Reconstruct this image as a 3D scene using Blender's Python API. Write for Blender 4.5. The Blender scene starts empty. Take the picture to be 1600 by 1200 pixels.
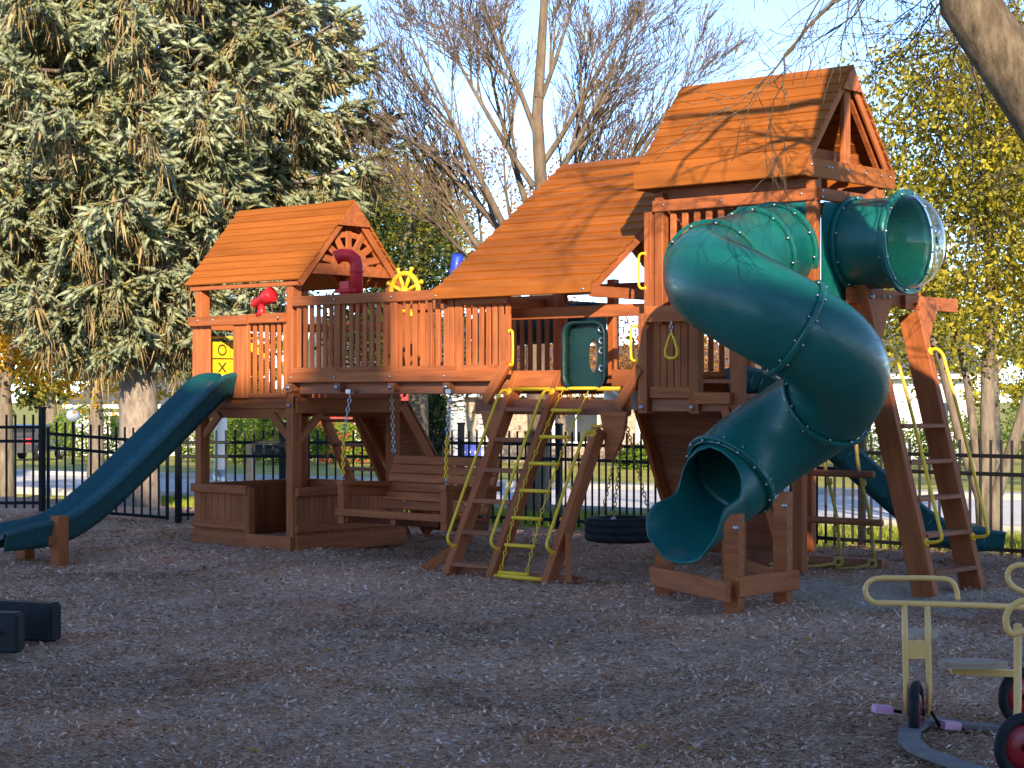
import bpy, bmesh, math, random
import numpy as np
from mathutils import Vector, Matrix
R = math.radians
scene = bpy.context.scene
COL = scene.collection
# ------------------------------------------------------------------ camera, sky, sun, exposure
cam = bpy.data.cameras.new('camera'); camo = bpy.data.objects.new('camera', cam); COL.objects.link(camo)
cam.sensor_fit = 'HORIZONTAL'; cam.sensor_width = 36; cam.lens = 36*3000/1600
cam.clip_start = .1; cam.clip_end = 1500
cam.shift_y = (618.7-600)/1600
camo.location = (0, 0, 1.6); camo.rotation_euler = (R(90), 0, 0)
scene.camera = camo
scene.render.resolution_x = 1024; scene.render.resolution_y = 768
SUN_EL, SUN_AZ = R(20), R(3)          # azimuth measured from straight behind the camera, towards the right
w = bpy.data.worlds.new('World'); scene.world = w; w.use_nodes = True
nt = w.node_tree; bg = nt.nodes['Background']
sky = nt.nodes.new('ShaderNodeTexSky'); sky.sky_type = 'NISHITA'; sky.sun_disc = False
sky.sun_elevation = SUN_EL; sky.sun_rotation = math.pi - SUN_AZ
sky.air_density = .5; sky.dust_density = .0; sky.ozone_density = 2.4
nt.links.new(sky.outputs[0], bg.inputs[0]); bg.inputs[1].default_value = .15
sl = bpy.data.lights.new('sun', 'SUN'); sl.energy = 3.5; sl.angle = R(.55); sl.color = (1, .84, .62)
so = bpy.data.objects.new('sun', sl); COL.objects.link(so)
sd = Vector((math.sin(SUN_AZ)*math.cos(SUN_EL), -math.cos(SUN_AZ)*math.cos(SUN_EL), math.sin(SUN_EL)))
so.rotation_euler = sd.to_track_quat('Z', 'Y').to_euler(); so.location = (0, -30, 30)
vs = scene.view_settings; vs.view_transform = 'Standard'; vs.look = 'None'; vs.gamma = 1; vs.exposure = 1.58
random.seed(4); rng = np.random.default_rng(7)

# ------------------------------------------------------------------ materials
def new_mat(name, rough=.6, spec=.3):
    m = bpy.data.materials.new(name); m.use_nodes = True
    b = m.node_tree.nodes['Principled BSDF']; b.inputs['Roughness'].default_value = rough
    b.inputs['Specular IOR Level'].default_value = spec
    return m, m.node_tree, b
def ramp(t, cols):
    r = t.nodes.new('ShaderNodeValToRGB'); e = r.color_ramp.elements
    while len(e) < len(cols): e.new(.5)
    for i, (p, c) in enumerate(cols): e[i].position = p; e[i].color = (*c, 1)
    return r
def noise_mat(name, cols, scale=5, detail=6, rough=.7, spec=.25, stretch=(1,1,1), rnd=0, bump=0, bscale=None, nrough=.6, trans=0, island=False):
    m, t, b = new_mat(name, rough, spec)
    tc = t.nodes.new('ShaderNodeTexCoord'); mp = t.nodes.new('ShaderNodeMapping'); mp.inputs['Scale'].default_value = stretch
    t.links.new(tc.outputs['Object'], mp.inputs[0])
    vec = mp.outputs[0]
    oi = t.nodes.new('ShaderNodeObjectInfo')
    if rnd:
        k = t.nodes.new('ShaderNodeVectorMath'); k.operation = 'SCALE'; k.inputs[0].default_value = (31, 17, 47)
        t.links.new(oi.outputs['Random'], k.inputs['Scale'])
        a = t.nodes.new('ShaderNodeVectorMath'); a.operation = 'ADD'; t.links.new(vec, a.inputs[0]); t.links.new(k.outputs[0], a.inputs[1]); vec = a.outputs[0]
    n = t.nodes.new('ShaderNodeTexNoise'); n.inputs['Scale'].default_value = scale; n.inputs['Detail'].default_value = detail; n.inputs['Roughness'].default_value = nrough
    t.links.new(vec, n.inputs['Vector'])
    r = ramp(t, cols); t.links.new(n.outputs['Fac'], r.inputs[0]); out = r.outputs[0]
    if rnd or island:
        h = t.nodes.new('ShaderNodeHueSaturation'); mr = t.nodes.new('ShaderNodeMapRange')
        q = rnd or .25
        mr.inputs[3].default_value = 1-q; mr.inputs[4].default_value = 1+q
        if island:
            g = t.nodes.new('ShaderNodeNewGeometry'); t.links.new(g.outputs['Random Per Island'], mr.inputs[0])
        else: t.links.new(oi.outputs['Random'], mr.inputs[0])
        t.links.new(mr.outputs[0], h.inputs['Value']); t.links.new(out, h.inputs['Color']); out = h.outputs[0]
    t.links.new(out, b.inputs['Base Color'])
    if bump:
        bp = t.nodes.new('ShaderNodeBump'); bp.inputs['Strength'].default_value = bump; bp.inputs['Distance'].default_value = .02
        if bscale:
            n2 = t.nodes.new('ShaderNodeTexNoise'); n2.inputs['Scale'].default_value = bscale; n2.inputs['Detail'].default_value = 5
            t.links.new(vec, n2.inputs['Vector']); t.links.new(n2.outputs['Fac'], bp.inputs['Height'])
        else: t.links.new(n.outputs['Fac'], bp.inputs['Height'])
        t.links.new(bp.outputs[0], b.inputs['Normal'])
    if trans:
        tr = t.nodes.new('ShaderNodeBsdfTranslucent'); t.links.new(out, tr.inputs[0])
        mx = t.nodes.new('ShaderNodeMixShader'); mx.inputs[0].default_value = trans
        t.links.new(b.outputs[0], mx.inputs[1]); t.links.new(tr.outputs[0], mx.inputs[2])
        t.links.new(mx.outputs[0], t.nodes['Material Output'].inputs[0])
    return m
M = {}
M['wood'] = noise_mat('stained_cedar', [(.25,(.24,.064,.020)),(.5,(.38,.110,.034)),(.75,(.48,.15,.050))], scale=2.2, detail=9, rough=.6, spec=.18, stretch=(.8,9,9), rnd=.16, bump=.25)
M['woodroof'] = noise_mat('stained_roof_cedar', [(.25,(.26,.072,.009)),(.5,(.35,.100,.013)),(.75,(.42,.125,.018))], scale=2.0, detail=9, rough=.6, spec=.2, stretch=(.7,10,10), rnd=.12, bump=.25)
M['wooddark'] = noise_mat('old_cedar', [(.25,(.18,.062,.03)),(.5,(.30,.105,.05)),(.75,(.41,.155,.075))], scale=2.2, detail=9, rough=.65, spec=.25, stretch=(.8,9,9), rnd=.18, bump=.3)
def plastic(name, c, c2, rough=.28, bump=.0):
    m = noise_mat(name, [(.3,c),(.7,c2)], scale=1.7, detail=7, rough=rough, spec=.5, bump=bump, bscale=60)
    t = m.node_tree; b = t.nodes['Principled BSDF']; tc = t.nodes.new('ShaderNodeTexCoord'); n = t.nodes.new('ShaderNodeTexNoise'); n.inputs['Scale'].default_value = 7; n.inputs['Detail'].default_value = 9; n.inputs['Roughness'].default_value = .7
    mp = t.nodes.new('ShaderNodeMapping'); mp.inputs['Scale'].default_value = (1,1,3.5); t.links.new(tc.outputs['Object'], mp.inputs[0]); t.links.new(mp.outputs[0], n.inputs[0])
    mr = t.nodes.new('ShaderNodeMapRange'); mr.inputs[1].default_value = .35; mr.inputs[2].default_value = .7; mr.inputs[3].default_value = rough*.75; mr.inputs[4].default_value = min(.9, rough*1.9); t.links.new(n.outputs[0], mr.inputs[0]); t.links.new(mr.outputs[0], b.inputs['Roughness'])
    return m
M['green'] = plastic('green_plastic', (.004,.095,.08), (.008,.135,.112), .27)
M['greenshade'] = plastic('shaded_green_plastic', (.002,.022,.019), (.004,.032,.028), .4)  # shade on the tunnel panel is put into this base colour
M['blueslide'] = plastic('teal_plastic', (.003,.058,.066), (.006,.085,.096), .36)
M['yellow'] = plastic('yellow_coating', (.90,.50,.012), (.95,.58,.02), .35)
M['yellowtrike'] = plastic('cream_yellow_paint', (.84,.47,.14), (.90,.54,.18), .33)
M['red'] = plastic('red_plastic', (.60,.010,.016), (.72,.018,.024), .38)
M['redpaint'] = plastic('red_enamel', (.28,.006,.012), (.38,.012,.02), .25)
M['bluepl'] = plastic('blue_plastic', (.02,.05,.42), (.03,.08,.55), .35)
M['rubber'] = noise_mat('black_rubber', [(.3,(.008,.009,.011)),(.7,(.022,.023,.026))], scale=14, rough=.7, bump=.2)
M['blackpl'] = noise_mat('black_plastic', [(.3,(.01,.012,.014)),(.7,(.02,.022,.025))], scale=8, rough=.5, bump=.15, bscale=70)
M['blackmetal'] = noise_mat('black_powder_coat', [(.3,(.004,.004,.005)),(.7,(.008,.008,.010))], scale=9, rough=.6, spec=.2)
M['steel'] = noise_mat('zinc_steel', [(.3,(.42,.43,.45)),(.7,(.6,.6,.62))], scale=20, rough=.35, spec=.6)
M['steel'].node_tree.nodes['Principled BSDF'].inputs['Metallic'].default_value = .85
M['pink'] = plastic('pink_pedal', (.66,.28,.40), (.74,.36,.48), .5)
M['seatwood'] = noise_mat('worn_seat_wood', [(.3,(.34,.23,.15)),(.7,(.48,.35,.25))], scale=4, rough=.7, stretch=(1,8,8))
M['grey'] = noise_mat('grey_rubber_strip', [(.3,(.14,.125,.11)),(.7,(.22,.195,.175))], scale=9, rough=.7)
M['rope'] = noise_mat('yellow_rope', [(.3,(.42,.27,.06)),(.7,(.58,.40,.11))], scale=60, rough=.85, bump=.5)
M['black'] = noise_mat('black_print', [(.3,(.01,.01,.01)),(.7,(.02,.02,.02))], scale=5)
M['white'] = noise_mat('white_paint', [(.3,(.70,.69,.66)),(.7,(.8,.79,.76))], scale=3, rough=.6)
M['acrylic'], t_, b_ = new_mat('clear_acrylic', .03, .5)
b_.inputs['Transmission Weight'].default_value = 1; b_.inputs['IOR'].default_value = 1.25; b_.inputs['Base Color'].default_value = (.9,.97,1,1)
def mulch_mat(name, chips):
    m, t, b = new_mat(name, .9, .15); N = t.nodes.new; K = t.links.new
    tc = N('ShaderNodeTexCoord'); P = tc.outputs['Object']
    def noise(sc, det, vec=P, dist=0):
        n = N('ShaderNodeTexNoise'); n.inputs['Scale'].default_value = sc; n.inputs['Detail'].default_value = det; n.inputs['Distortion'].default_value = dist; K(vec, n.inputs[0]); return n.outputs[0]
    def mix(kind, f, a, b2):
        x = N('ShaderNodeMixRGB'); x.blend_type = kind
        for i_, v in enumerate((f, a, b2)):
            if isinstance(v, float): x.inputs[i_].default_value = v
            elif isinstance(v, tuple): x.inputs[i_].default_value = (*v, 1)
            else: K(v, x.inputs[i_])
        return x.outputs[0]
    mp = N('ShaderNodeMapping'); mp.inputs['Scale'].default_value = (16, 44, 20); mp.inputs['Rotation'].default_value = (0,0,.3); K(P, mp.inputs[0])
    fn = noise(1.0, 8, mp.outputs[0], 1.2)
    r1 = ramp(t, [(.3,(.26,.145,.09)),(.5,(.56,.355,.24)),(.68,(.72,.51,.375))]); K(fn, r1.inputs[0]); col = r1.outputs[0]
    if chips:
        g = N('ShaderNodeNewGeometry'); rc = ramp(t, [(0,(.26,.14,.08)),(.25,(.50,.30,.195)),(.6,(.68,.46,.325)),(.9,(.78,.58,.44)),(1,(.84,.68,.55))]); K(g.outputs['Random Per Island'], rc.inputs[0]); col = rc.outputs[0]
    r2 = ramp(t, [(.32,(.74,.70,.68)),(.5,(1.0,.98,.97)),(.68,(1.2,1.18,1.18))]); K(noise(.42, 6), r2.inputs[0]); col = mix('MULTIPLY', 1.0, col, r2.outputs[0])
    r3 = ramp(t, [(.56,(0,0,0)),(.70,(1,1,1))]); K(noise(.9, 5, P, .6), r3.inputs[0]); rust = mix('MULTIPLY', 1.0, col, (1.05,.88,.75)); col = mix('MIX', r3.outputs[0], col, rust)
    r4 = ramp(t, [(.60,(0,0,0)),(.70,(.8,.8,.8))]); K(noise(1.7, 6, P, 1.0), r4.inputs[0]); dk = mix('MULTIPLY', 1.0, col, (.62,.60,.62)); col = mix('MIX', r4.outputs[0], col, dk)
    # bare trodden earth by the tall ladder
    d = N('ShaderNodeVectorMath'); d.operation = 'SUBTRACT'; K(P, d.inputs[0]); d.inputs[1].default_value = (2.9,15.6,0)
    sc = N('ShaderNodeVectorMath'); sc.operation = 'MULTIPLY'; K(d.outputs[0], sc.inputs[0]); sc.inputs[1].default_value = (.75,.6,0)
    ln = N('ShaderNodeVectorMath'); ln.operation = 'LENGTH'; K(sc.outputs[0], ln.inputs[0])
    ad = N('ShaderNodeMath'); ad.operation = 'MULTIPLY_ADD'; K(noise(1.6, 6), ad.inputs[0]); ad.inputs[1].default_value = 1.3; K(ln.outputs['Value'], ad.inputs[2])
    r5 = ramp(t, [(.0,(1,1,1)),(.42,(.85,.85,.85)),(.56,(0,0,0))]); mr = N('ShaderNodeMapRange'); mr.inputs[2].default_value = 2.6; K(ad.outputs[0], mr.inputs[0]); K(mr.outputs[0], r5.inputs[0])
    col = mix('MIX', r5.outputs[0], col, (.60,.50,.39))
    K(col, b.inputs['Base Color'])
    if not chips:
        bp = N('ShaderNodeBump'); bp.inputs['Strength'].default_value = .8; bp.inputs['Distance'].default_value = .03; K(fn, bp.inputs['Height']); K(bp.outputs[0], b.inputs['Normal'])
    return m
M['mulch'] = mulch_mat('shredded_bark_mulch', False); M['chip'] = mulch_mat('bark_chips', True)
M['lawn'] = noise_mat('lawn', [(.3,(.19,.20,.025)),(.55,(.38,.33,.055)),(.75,(.55,.45,.11))], scale=1.1, detail=8, rough=.9, bump=.4, bscale=40)
M['blade'] = noise_mat('grass_blades', [(.3,(.13,.19,.02)),(.6,(.30,.32,.045)),(.8,(.50,.43,.10))], scale=.8, rough=.8, island=True, rnd=.35, trans=.25)
M['road'] = noise_mat('worn_concrete_road', [(.3,(.56,.52,.50)),(.7,(.70,.65,.62))], scale=1.5, detail=9, rough=.9, bump=.2, bscale=50)
M['kerb'] = noise_mat('kerb_concrete', [(.3,(.38,.36,.33)),(.7,(.5,.47,.43))], scale=3, rough=.9)
M['bark'] = noise_mat('grey_bark', [(.3,(.075,.055,.04)),(.5,(.17,.135,.10)),(.72,(.29,.24,.18))], scale=4, detail=9, rough=.95, stretch=(3,3,.7), bump=1, nrough=.7)
M['barkdark'] = noise_mat('dark_bark', [(.3,(.04,.028,.018)),(.5,(.13,.095,.06)),(.72,(.24,.185,.125))], scale=5, detail=9, rough=.95, stretch=(3,3,.8), bump=1, nrough=.7)
M['barkwarm'] = noise_mat('warm_brown_bark', [(.3,(.07,.047,.03)),(.5,(.145,.105,.07)),(.72,(.24,.18,.125))], scale=4, detail=9, rough=.95, stretch=(3,3,.7), bump=.8, nrough=.7)
M['spruceb'] = noise_mat('spruce_bark', [(.3,(.13,.10,.08)),(.5,(.26,.205,.16)),(.72,(.38,.32,.26))], scale=5, detail=9, rough=.95, stretch=(3,3,1), bump=1, nrough=.7)
M['birch'] = noise_mat('birch_bark', [(.42,(.03,.03,.03)),(.48,(.5,.5,.48)),(.8,(.66,.66,.64))], scale=3, rough=.8, stretch=(1,1,5))
M['twigbrown'] = noise_mat('spruce_dead_twigs', [(.3,(.20,.14,.06)),(.7,(.36,.27,.13))], scale=2, rough=.9, island=True, rnd=.3)
M['needle'] = noise_mat('blue_spruce_needles', [(.25,(.24,.26,.12)),(.5,(.40,.44,.27)),(.75,(.58,.61,.46))], scale=.9, detail=4, rough=.7, island=True, rnd=.3, trans=.4)
M['needleold'] = noise_mat('old_spruce_needles', [(.3,(.20,.19,.05)),(.7,(.38,.33,.13))], scale=.8, rough=.8, island=True, rnd=.3, trans=.2)
def leafmat(n, a, b_, c): return noise_mat(n, [(.3,a),(.5,b_),(.72,c)], scale=.9, detail=4, rough=.6, island=True, rnd=.35, trans=.4)
M['gold'] = leafmat('golden_leaves', (.34,.17,.008), (.60,.32,.015), (.72,.44,.04))
M['lime'] = leafmat('yellow_green_leaves', (.20,.20,.015), (.45,.37,.03), (.62,.50,.05))
M['olive'] = leafmat('olive_leaves', (.07,.085,.015), (.17,.17,.025), (.36,.29,.04))
M['yew'] = leafmat('dark_evergreen_leaves', (.012,.03,.012), (.03,.055,.02), (.06,.085,.03))
M['hedge'] = leafmat('hedge_leaves', (.08,.14,.012), (.16,.24,.025), (.28,.34,.04))
M['rust'] = leafmat('rust_leaves', (.16,.07,.02), (.30,.13,.035), (.42,.24,.08))
M['shingle'] = noise_mat('asphalt_shingles', [(.3,(.07,.07,.075)),(.7,(.14,.14,.145))], scale=8, rough=.95)
M['shinglebrown'] = noise_mat('brown_shingles', [(.3,(.09,.055,.04)),(.7,(.16,.10,.075))], scale=8, rough=.95)
M['cream'] = noise_mat('cream_siding', [(.3,(.58,.54,.46)),(.7,(.68,.64,.56))], scale=2, rough=.8)
M['barnred'] = noise_mat('red_siding', [(.3,(.30,.03,.03)),(.7,(.42,.05,.045))], scale=2, rough=.8)
M['stone'] = noise_mat('fieldstone', [(.3,(.22,.15,.10)),(.5,(.36,.27,.19)),(.7,(.48,.39,.29))], scale=5, rough=.9, stretch=(1,1,2.2))
M['glass'] = noise_mat('window_glass', [(.3,(.02,.025,.03)),(.7,(.05,.055,.06))], scale=1, rough=.08, spec=.6)
M['carpaint'] = plastic('dark_car_paint', (.05,.05,.055), (.07,.07,.075), .3)

# ------------------------------------------------------------------ mesh helpers
def tag(o, label=None, cat=None, group=None, kind=None):
    if label: o['label'] = label
    if cat: o['category'] = cat
    if group: o['group'] = group
    if kind: o['kind'] = kind
    return o
RM = {}                                   # object -> matrix in its root's space
def link(o, parent=None, mat=Matrix()):
    COL.objects.link(o); RM[o.name] = mat.copy()
    if parent is not None:
        o.parent = parent
        pm = RM[parent.name] if parent.parent is not None else Matrix()
        o.matrix_local = pm.inverted() @ mat
    else: o.matrix_local = mat
    return o
def empty(name, loc=(0,0,0), rz=0):
    o = bpy.data.objects.new(name, None); o.empty_display_size = .2
    return link(o, None, Matrix.Translation(loc) @ Matrix.Rotation(rz, 4, 'Z'))
def bend(pts_, n=5):
    c = [Vector(p) for p in pts_]; o = []
    for i_ in range(len(c)-1):
        p0 = c[max(i_-1,0)]; p1 = c[i_]; p2 = c[i_+1]; p3 = c[min(i_+2,len(c)-1)]
        # centripetal-like: keep tangents no longer than the shorter neighbour span
        l = (p2-p1).length; t1 = (p2-p0); t2 = (p3-p1); t1 = t1.normalized()*l if t1.length else t1; t2 = t2.normalized()*l if t2.length else t2
        for k_ in range(n):
            q = k_/n; o.append(p1*(2*q**3-3*q*q+1)+t1*(q**3-2*q*q+q)+p2*(-2*q**3+3*q*q)+t2*(q**3-q*q))
    return o+[c[-1]]
class MB:
    def __init__(s): s.v = []; s.f = []; s.sm = []
    def add(s, vs_, fs, smooth=False):
        n = len(s.v); s.v += [tuple(x) for x in vs_]; s.f += [tuple(i+n for i in f) for f in fs]; s.sm += [smooth]*len(fs); return s
    def box(s, c, d, rz=0, rx=0, ry=0):
        m = Matrix.Translation(c) @ Matrix.Rotation(rz,4,'Z') @ Matrix.Rotation(ry,4,'Y') @ Matrix.Rotation(rx,4,'X')
        v = [m @ Vector((x*d[0]/2, y*d[1]/2, z*d[2]/2)) for x in (-1,1) for y in (-1,1) for z in (-1,1)]
        return s.add(v, [(0,1,3,2),(4,6,7,5),(0,4,5,1),(2,3,7,6),(0,2,6,4),(1,5,7,3)])
    def tube(s, pts, r, n=8, cap=True, closed=False):
        pts = [Vector(p) for p in pts]; k = len(pts); rs = r if isinstance(r, (list,tuple)) else [r]*k
        d0 = (pts[1]-pts[0]).normalized(); ref = Vector((0,0,1)) if abs(d0.z) < .9 else Vector((1,0,0))
        x = d0.cross(ref).normalized(); vv = []
        for i, p in enumerate(pts):
            a = pts[(i-1) % k] if (i or closed) else p; b = pts[(i+1) % k] if (i < k-1 or closed) else p
            d = (b-a).normalized(); x = (x - d*x.dot(d)).normalized(); y = d.cross(x)
            for j in range(n):
                t = 2*math.pi*j/n; vv.append(p + x*math.cos(t)*rs[i] + y*math.sin(t)*rs[i])
        ff = []
        for i in range(k if closed else k-1):
            i2 = (i+1) % k
            for j in range(n): ff.append((i*n+j, i*n+(j+1) % n, i2*n+(j+1) % n, i2*n+j))
        if cap and not closed: ff += [tuple(range(n-1,-1,-1)), tuple((k-1)*n+j for j in range(n))]
        return s.add(vv, ff, True)
    def ring(s, c, nrm, R_, r, n=24, m=6):
        nrm = Vector(nrm).normalized(); x = nrm.orthogonal().normalized(); y = nrm.cross(x); c = Vector(c)
        return s.tube([c + x*math.cos(2*math.pi*i/n)*R_ + y*math.sin(2*math.pi*i/n)*R_ for i in range(n)], r, m, closed=True)
    def disc(s, c, nrm, R_, h, n=16):
        nrm = Vector(nrm).normalized(); c = Vector(c); return s.tube([c-nrm*h/2, c+nrm*h/2], R_, n)
    def prism(s, poly, o, ax, ay, h):
        o = Vector(o); ax = Vector(ax).normalized(); ay = Vector(ay).normalized(); nz = ax.cross(ay); n = len(poly)
        v = [o+ax*x+ay*y-nz*h/2 for x, y in poly] + [o+ax*x+ay*y+nz*h/2 for x, y in poly]
        return s.add(v, [tuple(range(n-1,-1,-1)), tuple(range(n,2*n))] + [(i,(i+1) % n,(i+1) % n+n,i+n) for i in range(n)])
    def chain(s, a, b, L=.045, r=.0045, wd=.012):
        a = Vector(a); b = Vector(b); d = b-a; n = max(2, int(d.length/(L*.78))); d.normalize(); x = d.orthogonal().normalized(); y = d.cross(x)
        st = (b-a).length/n
        for i in range(n):
            c = a + d*(i+.5)*st; e = x if i % 2 else y
            pts = [c + d*(math.cos(t)*L*.5) + e*(math.sin(t)*wd) for t in [2*math.pi*k/8 for k in range(8)]]
            s.tube(pts, r, 4, closed=True)
        return s
    def mesh(s, name):
        me = bpy.data.meshes.new(name); me.from_pydata(s.v, [], s.f)
        if any(s.sm): me.polygons.foreach_set('use_smooth', s.sm)
        me.update(); return me
    def build(s, name, mat, parent=None, mtx=Matrix()):
        me = s.mesh(name); me.materials.append(M[mat]); o = bpy.data.objects.new(name, me); return link(o, parent, mtx)
_boards = {}
def board(parent, name, a, b, wd, th, mat='wood', up=(0,0,1), ch=.006, ov=0):
    """a chamfered timber from a to b (root space); wd across, th along 'up'"""
    a = Vector(a); b = Vector(b); d = b-a; L = d.length + 2*ov; d.normalize(); up = Vector(up)
    y = up.cross(d)
    if y.length < 1e-4: y = Vector((0,1,0)).cross(d) if abs(d.y) < .9 else Vector((1,0,0)).cross(d)
    y.normalize(); z = d.cross(y)
    key = (round(L,3), round(wd,4), round(th,4), mat)
    if key not in _boards:
        hw, ht, c = wd/2, th/2, min(ch, wd*.2, th*.2)
        sec = [(-hw+c,-ht),(hw-c,-ht),(hw,-ht+c),(hw,ht-c),(hw-c,ht),(-hw+c,ht),(-hw,ht-c),(-hw,-ht+c)]
        v = [(-L/2,p,q) for p, q in sec] + [(L/2,p,q) for p, q in sec]
        f = [tuple(range(7,-1,-1)), tuple(range(8,16))] + [(i,(i+1) % 8,(i+1) % 8+8,i+8) for i in range(8)]
        me = bpy.data.meshes.new(name); me.from_pydata(v, [], f); me.update(); me.materials.append(M[mat]); _boards[key] = me
    o = bpy.data.objects.new(name, _boards[key]); m = Matrix.Identity(4); c = (a+b)/2
    for i in range(3): m[i][0] = d[i]; m[i][1] = y[i]; m[i][2] = z[i]; m[i][3] = c[i]
    return link(o, parent, m)
def arr_mesh(name, V, F, mats, mi=None, smooth=False):
    me = bpy.data.meshes.new(name); n = F.shape[1]
    me.vertices.add(len(V)); me.vertices.foreach_set('co', V.astype(np.float32).ravel())
    me.loops.add(F.size); me.loops.foreach_set('vertex_index', F.astype(np.int32).ravel())
    me.polygons.add(len(F)); me.polygons.foreach_set('loop_start', np.arange(0, F.size, n, dtype=np.int32))
    if mi is not None: me.polygons.foreach_set('material_index', mi.astype(np.int32))
    me.update(calc_edges=True); me.validate()
    for q in mats: me.materials.append(M[q])
    return me
def rand_rot(n):
    q = rng.normal(size=(n,4)); q /= np.linalg.norm(q, axis=1)[:,None]; a,b,c,d = q.T
    return np.stack([np.stack([1-2*(c*c+d*d),2*(b*c-a*d),2*(b*d+a*c)],-1),np.stack([2*(b*c+a*d),1-2*(b*b+d*d),2*(c*d-a*b)],-1),np.stack([2*(b*d-a*c),2*(c*d+a*b),1-2*(b*b+c*c)],-1)],1)
def leaves(pts, size, name, mat, parent, asp=.6):
    """leaf-sized bent quads at the points"""
    n = len(pts); T = np.array([[-1,0,0],[0,-asp,.15],[1,0,0],[0,asp,.15]])*.5
    s = size*rng.uniform(.6,1.3,n)
    V = np.einsum('nij,kj->nki', rand_rot(n), T)*s[:,None,None] + pts[:,None,:]
    F = np.arange(n*4).reshape(n,4)
    o = bpy.data.objects.new(name, arr_mesh(name, V.reshape(-1,3), F, [mat])); return link(o, parent)

# ------------------------------------------------------------------ places: the play set's own axes (u along it, v away from us)
TH = R(41.1); P0 = (-2.265, 19.796); CT, ST = math.cos(TH), math.sin(TH)
def W(u, v, z=0): return Vector((P0[0]+u*CT+v*ST, P0[1]-u*ST+v*CT, z))
def L(x, y, z=0): x -= P0[0]; y -= P0[1]; return Vector((x*CT-y*ST, x*ST+y*CT, z))

# ------------------------------------------------------------------ ground
def hgt(x, y):
    h = 0
    for (cx, cy, r, d) in ((.2,17.9,.55,.06),(1.3,14.5,.6,.06),(-.6,18.6,.8,.05),(1.0,17.2,.6,.06),(3.0,15.3,.5,.05),(-4.9,18.2,.6,.05),(-.4,14,1.6,.03),(-2.5,11,1.4,.03),(1.5,10,1.2,-.03)): h = h - d*np.exp(-((x-cx)**2+(y-cy)**2)/r**2)
    return h + .035*np.sin(x*1.3+.5)*np.cos(y*.9) + .02*np.sin(x*3.1+y*2.3) + .012*np.sin(x*6.3-y*5.1)
def far_z(y):                               # the street and the houses lie a little lower
    return -1.3*np.clip((y-27)/73, 0, 1)
def sheet(name, xs, ys, zf, mat):
    X, Y = np.meshgrid(xs, ys); V = np.stack([X, Y, zf(X, Y)], -1).reshape(-1,3); nx, ny = len(xs), len(ys)
    i = (np.arange(ny-1)[:,None]*nx + np.arange(nx-1)).ravel()
    me = arr_mesh(name, V, np.stack([i,i+1,i+nx+1,i+nx],1), [mat]); me.polygons.foreach_set('use_smooth', [True]*len(me.polygons))
    o = bpy.data.objects.new(name, me); return o
lw = sheet('lawn_ground', np.concatenate([np.linspace(-400,-30,20), np.linspace(-29,29,60), np.linspace(30,400,20)]),
           np.concatenate([np.linspace(-60,26,30), np.linspace(27,110,60), np.linspace(115,900,20)]), lambda x, y: far_z(y)-.10, 'lawn')
link(lw); tag(lw, kind='structure')
# mulch bed: everything on our side of the fence line
us = np.linspace(-16, 22, 190); vsq = np.linspace(-26, 4.75, 170)
Ug, Vg = np.meshgrid(us, vsq); Xg = P0[0]+Ug*CT+Vg*ST; Yg = P0[1]-Ug*ST+Vg*CT
Zg = hgt(Xg, Yg) + rng.normal(0, .006, Xg.shape); Zg -= np.clip((Vg-4.3)/.45, 0, 1)*.12
nx = len(us); i = (np.arange(len(vsq)-1)[:,None]*nx + np.arange(nx-1)).ravel()
me = arr_mesh('mulch_ground', np.stack([Xg,Yg,Zg],-1).reshape(-1,3), np.stack([i,i+1,i+nx+1,i+nx],1), ['mulch']); me.polygons.foreach_set('use_smooth', [True]*len(me.polygons))
tag(link(bpy.data.objects.new('mulch_ground', me)), kind='structure')
# loose shreds of bark lying on it
n = 300000
yy = 6.3 + 19*rng.uniform(0,1,n)**1.5; xx = rng.uniform(-1,1,n)*(yy*.30+.5)
vv = (xx-P0[0])*ST + (yy-P0[1])*CT; k = vv < 4.4; xx, yy = xx[k], yy[k]; n = len(xx)
ln = rng.uniform(.014,.05,n)*(.7+yy/30); wd = ln*rng.uniform(.10,.28,n); a = rng.normal(.2,.9,n); tl = rng.normal(0,.28,n)
dx = np.stack([np.cos(a)*np.cos(tl), np.sin(a)*np.cos(tl), np.sin(tl)],1)*ln[:,None]*.5; dy = np.stack([-np.sin(a), np.cos(a), rng.normal(0,.5,n)],1)*wd[:,None]*.5
c = np.stack([xx, yy, hgt(xx,yy)+.012+np.abs(dx[:,2])], 1)
V = np.stack([c-dx, c+dy, c+dx, c-dy+np.array([0,0,.004])],1).reshape(-1,3)
tag(link(bpy.data.objects.new('bark_mulch', arr_mesh('bark_mulch', V, np.arange(n*4).reshape(n,4), ['chip']))), 'loose shredded bark mulch covering the play area', 'mulch', kind='stuff')
# lawn blades behind the fence
n = 60000
uu = rng.uniform(-12, 12, n); vv = rng.uniform(4.3, 8.2, n); xx = P0[0]+uu*CT+vv*ST; yy = P0[1]-uu*ST+vv*CT
zz = far_z(yy)-.10; a = rng.uniform(0,6.28,n); h = rng.uniform(.05,.13,n); lx = rng.normal(0,.03,n); ly = rng.normal(0,.03,n)
V = np.stack([np.stack([xx-np.cos(a)*.008,yy-np.sin(a)*.008,zz],1), np.stack([xx+np.cos(a)*.008,yy+np.sin(a)*.008,zz],1), np.stack([xx+lx,yy+ly,zz+h],1)],1).reshape(-1,3)
tag(link(bpy.data.objects.new('lawn_grass', arr_mesh('lawn_grass', V, np.arange(n*3).reshape(n,3), ['blade']))), 'short autumn grass of the lawn behind the fence', 'grass', kind='stuff')
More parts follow.
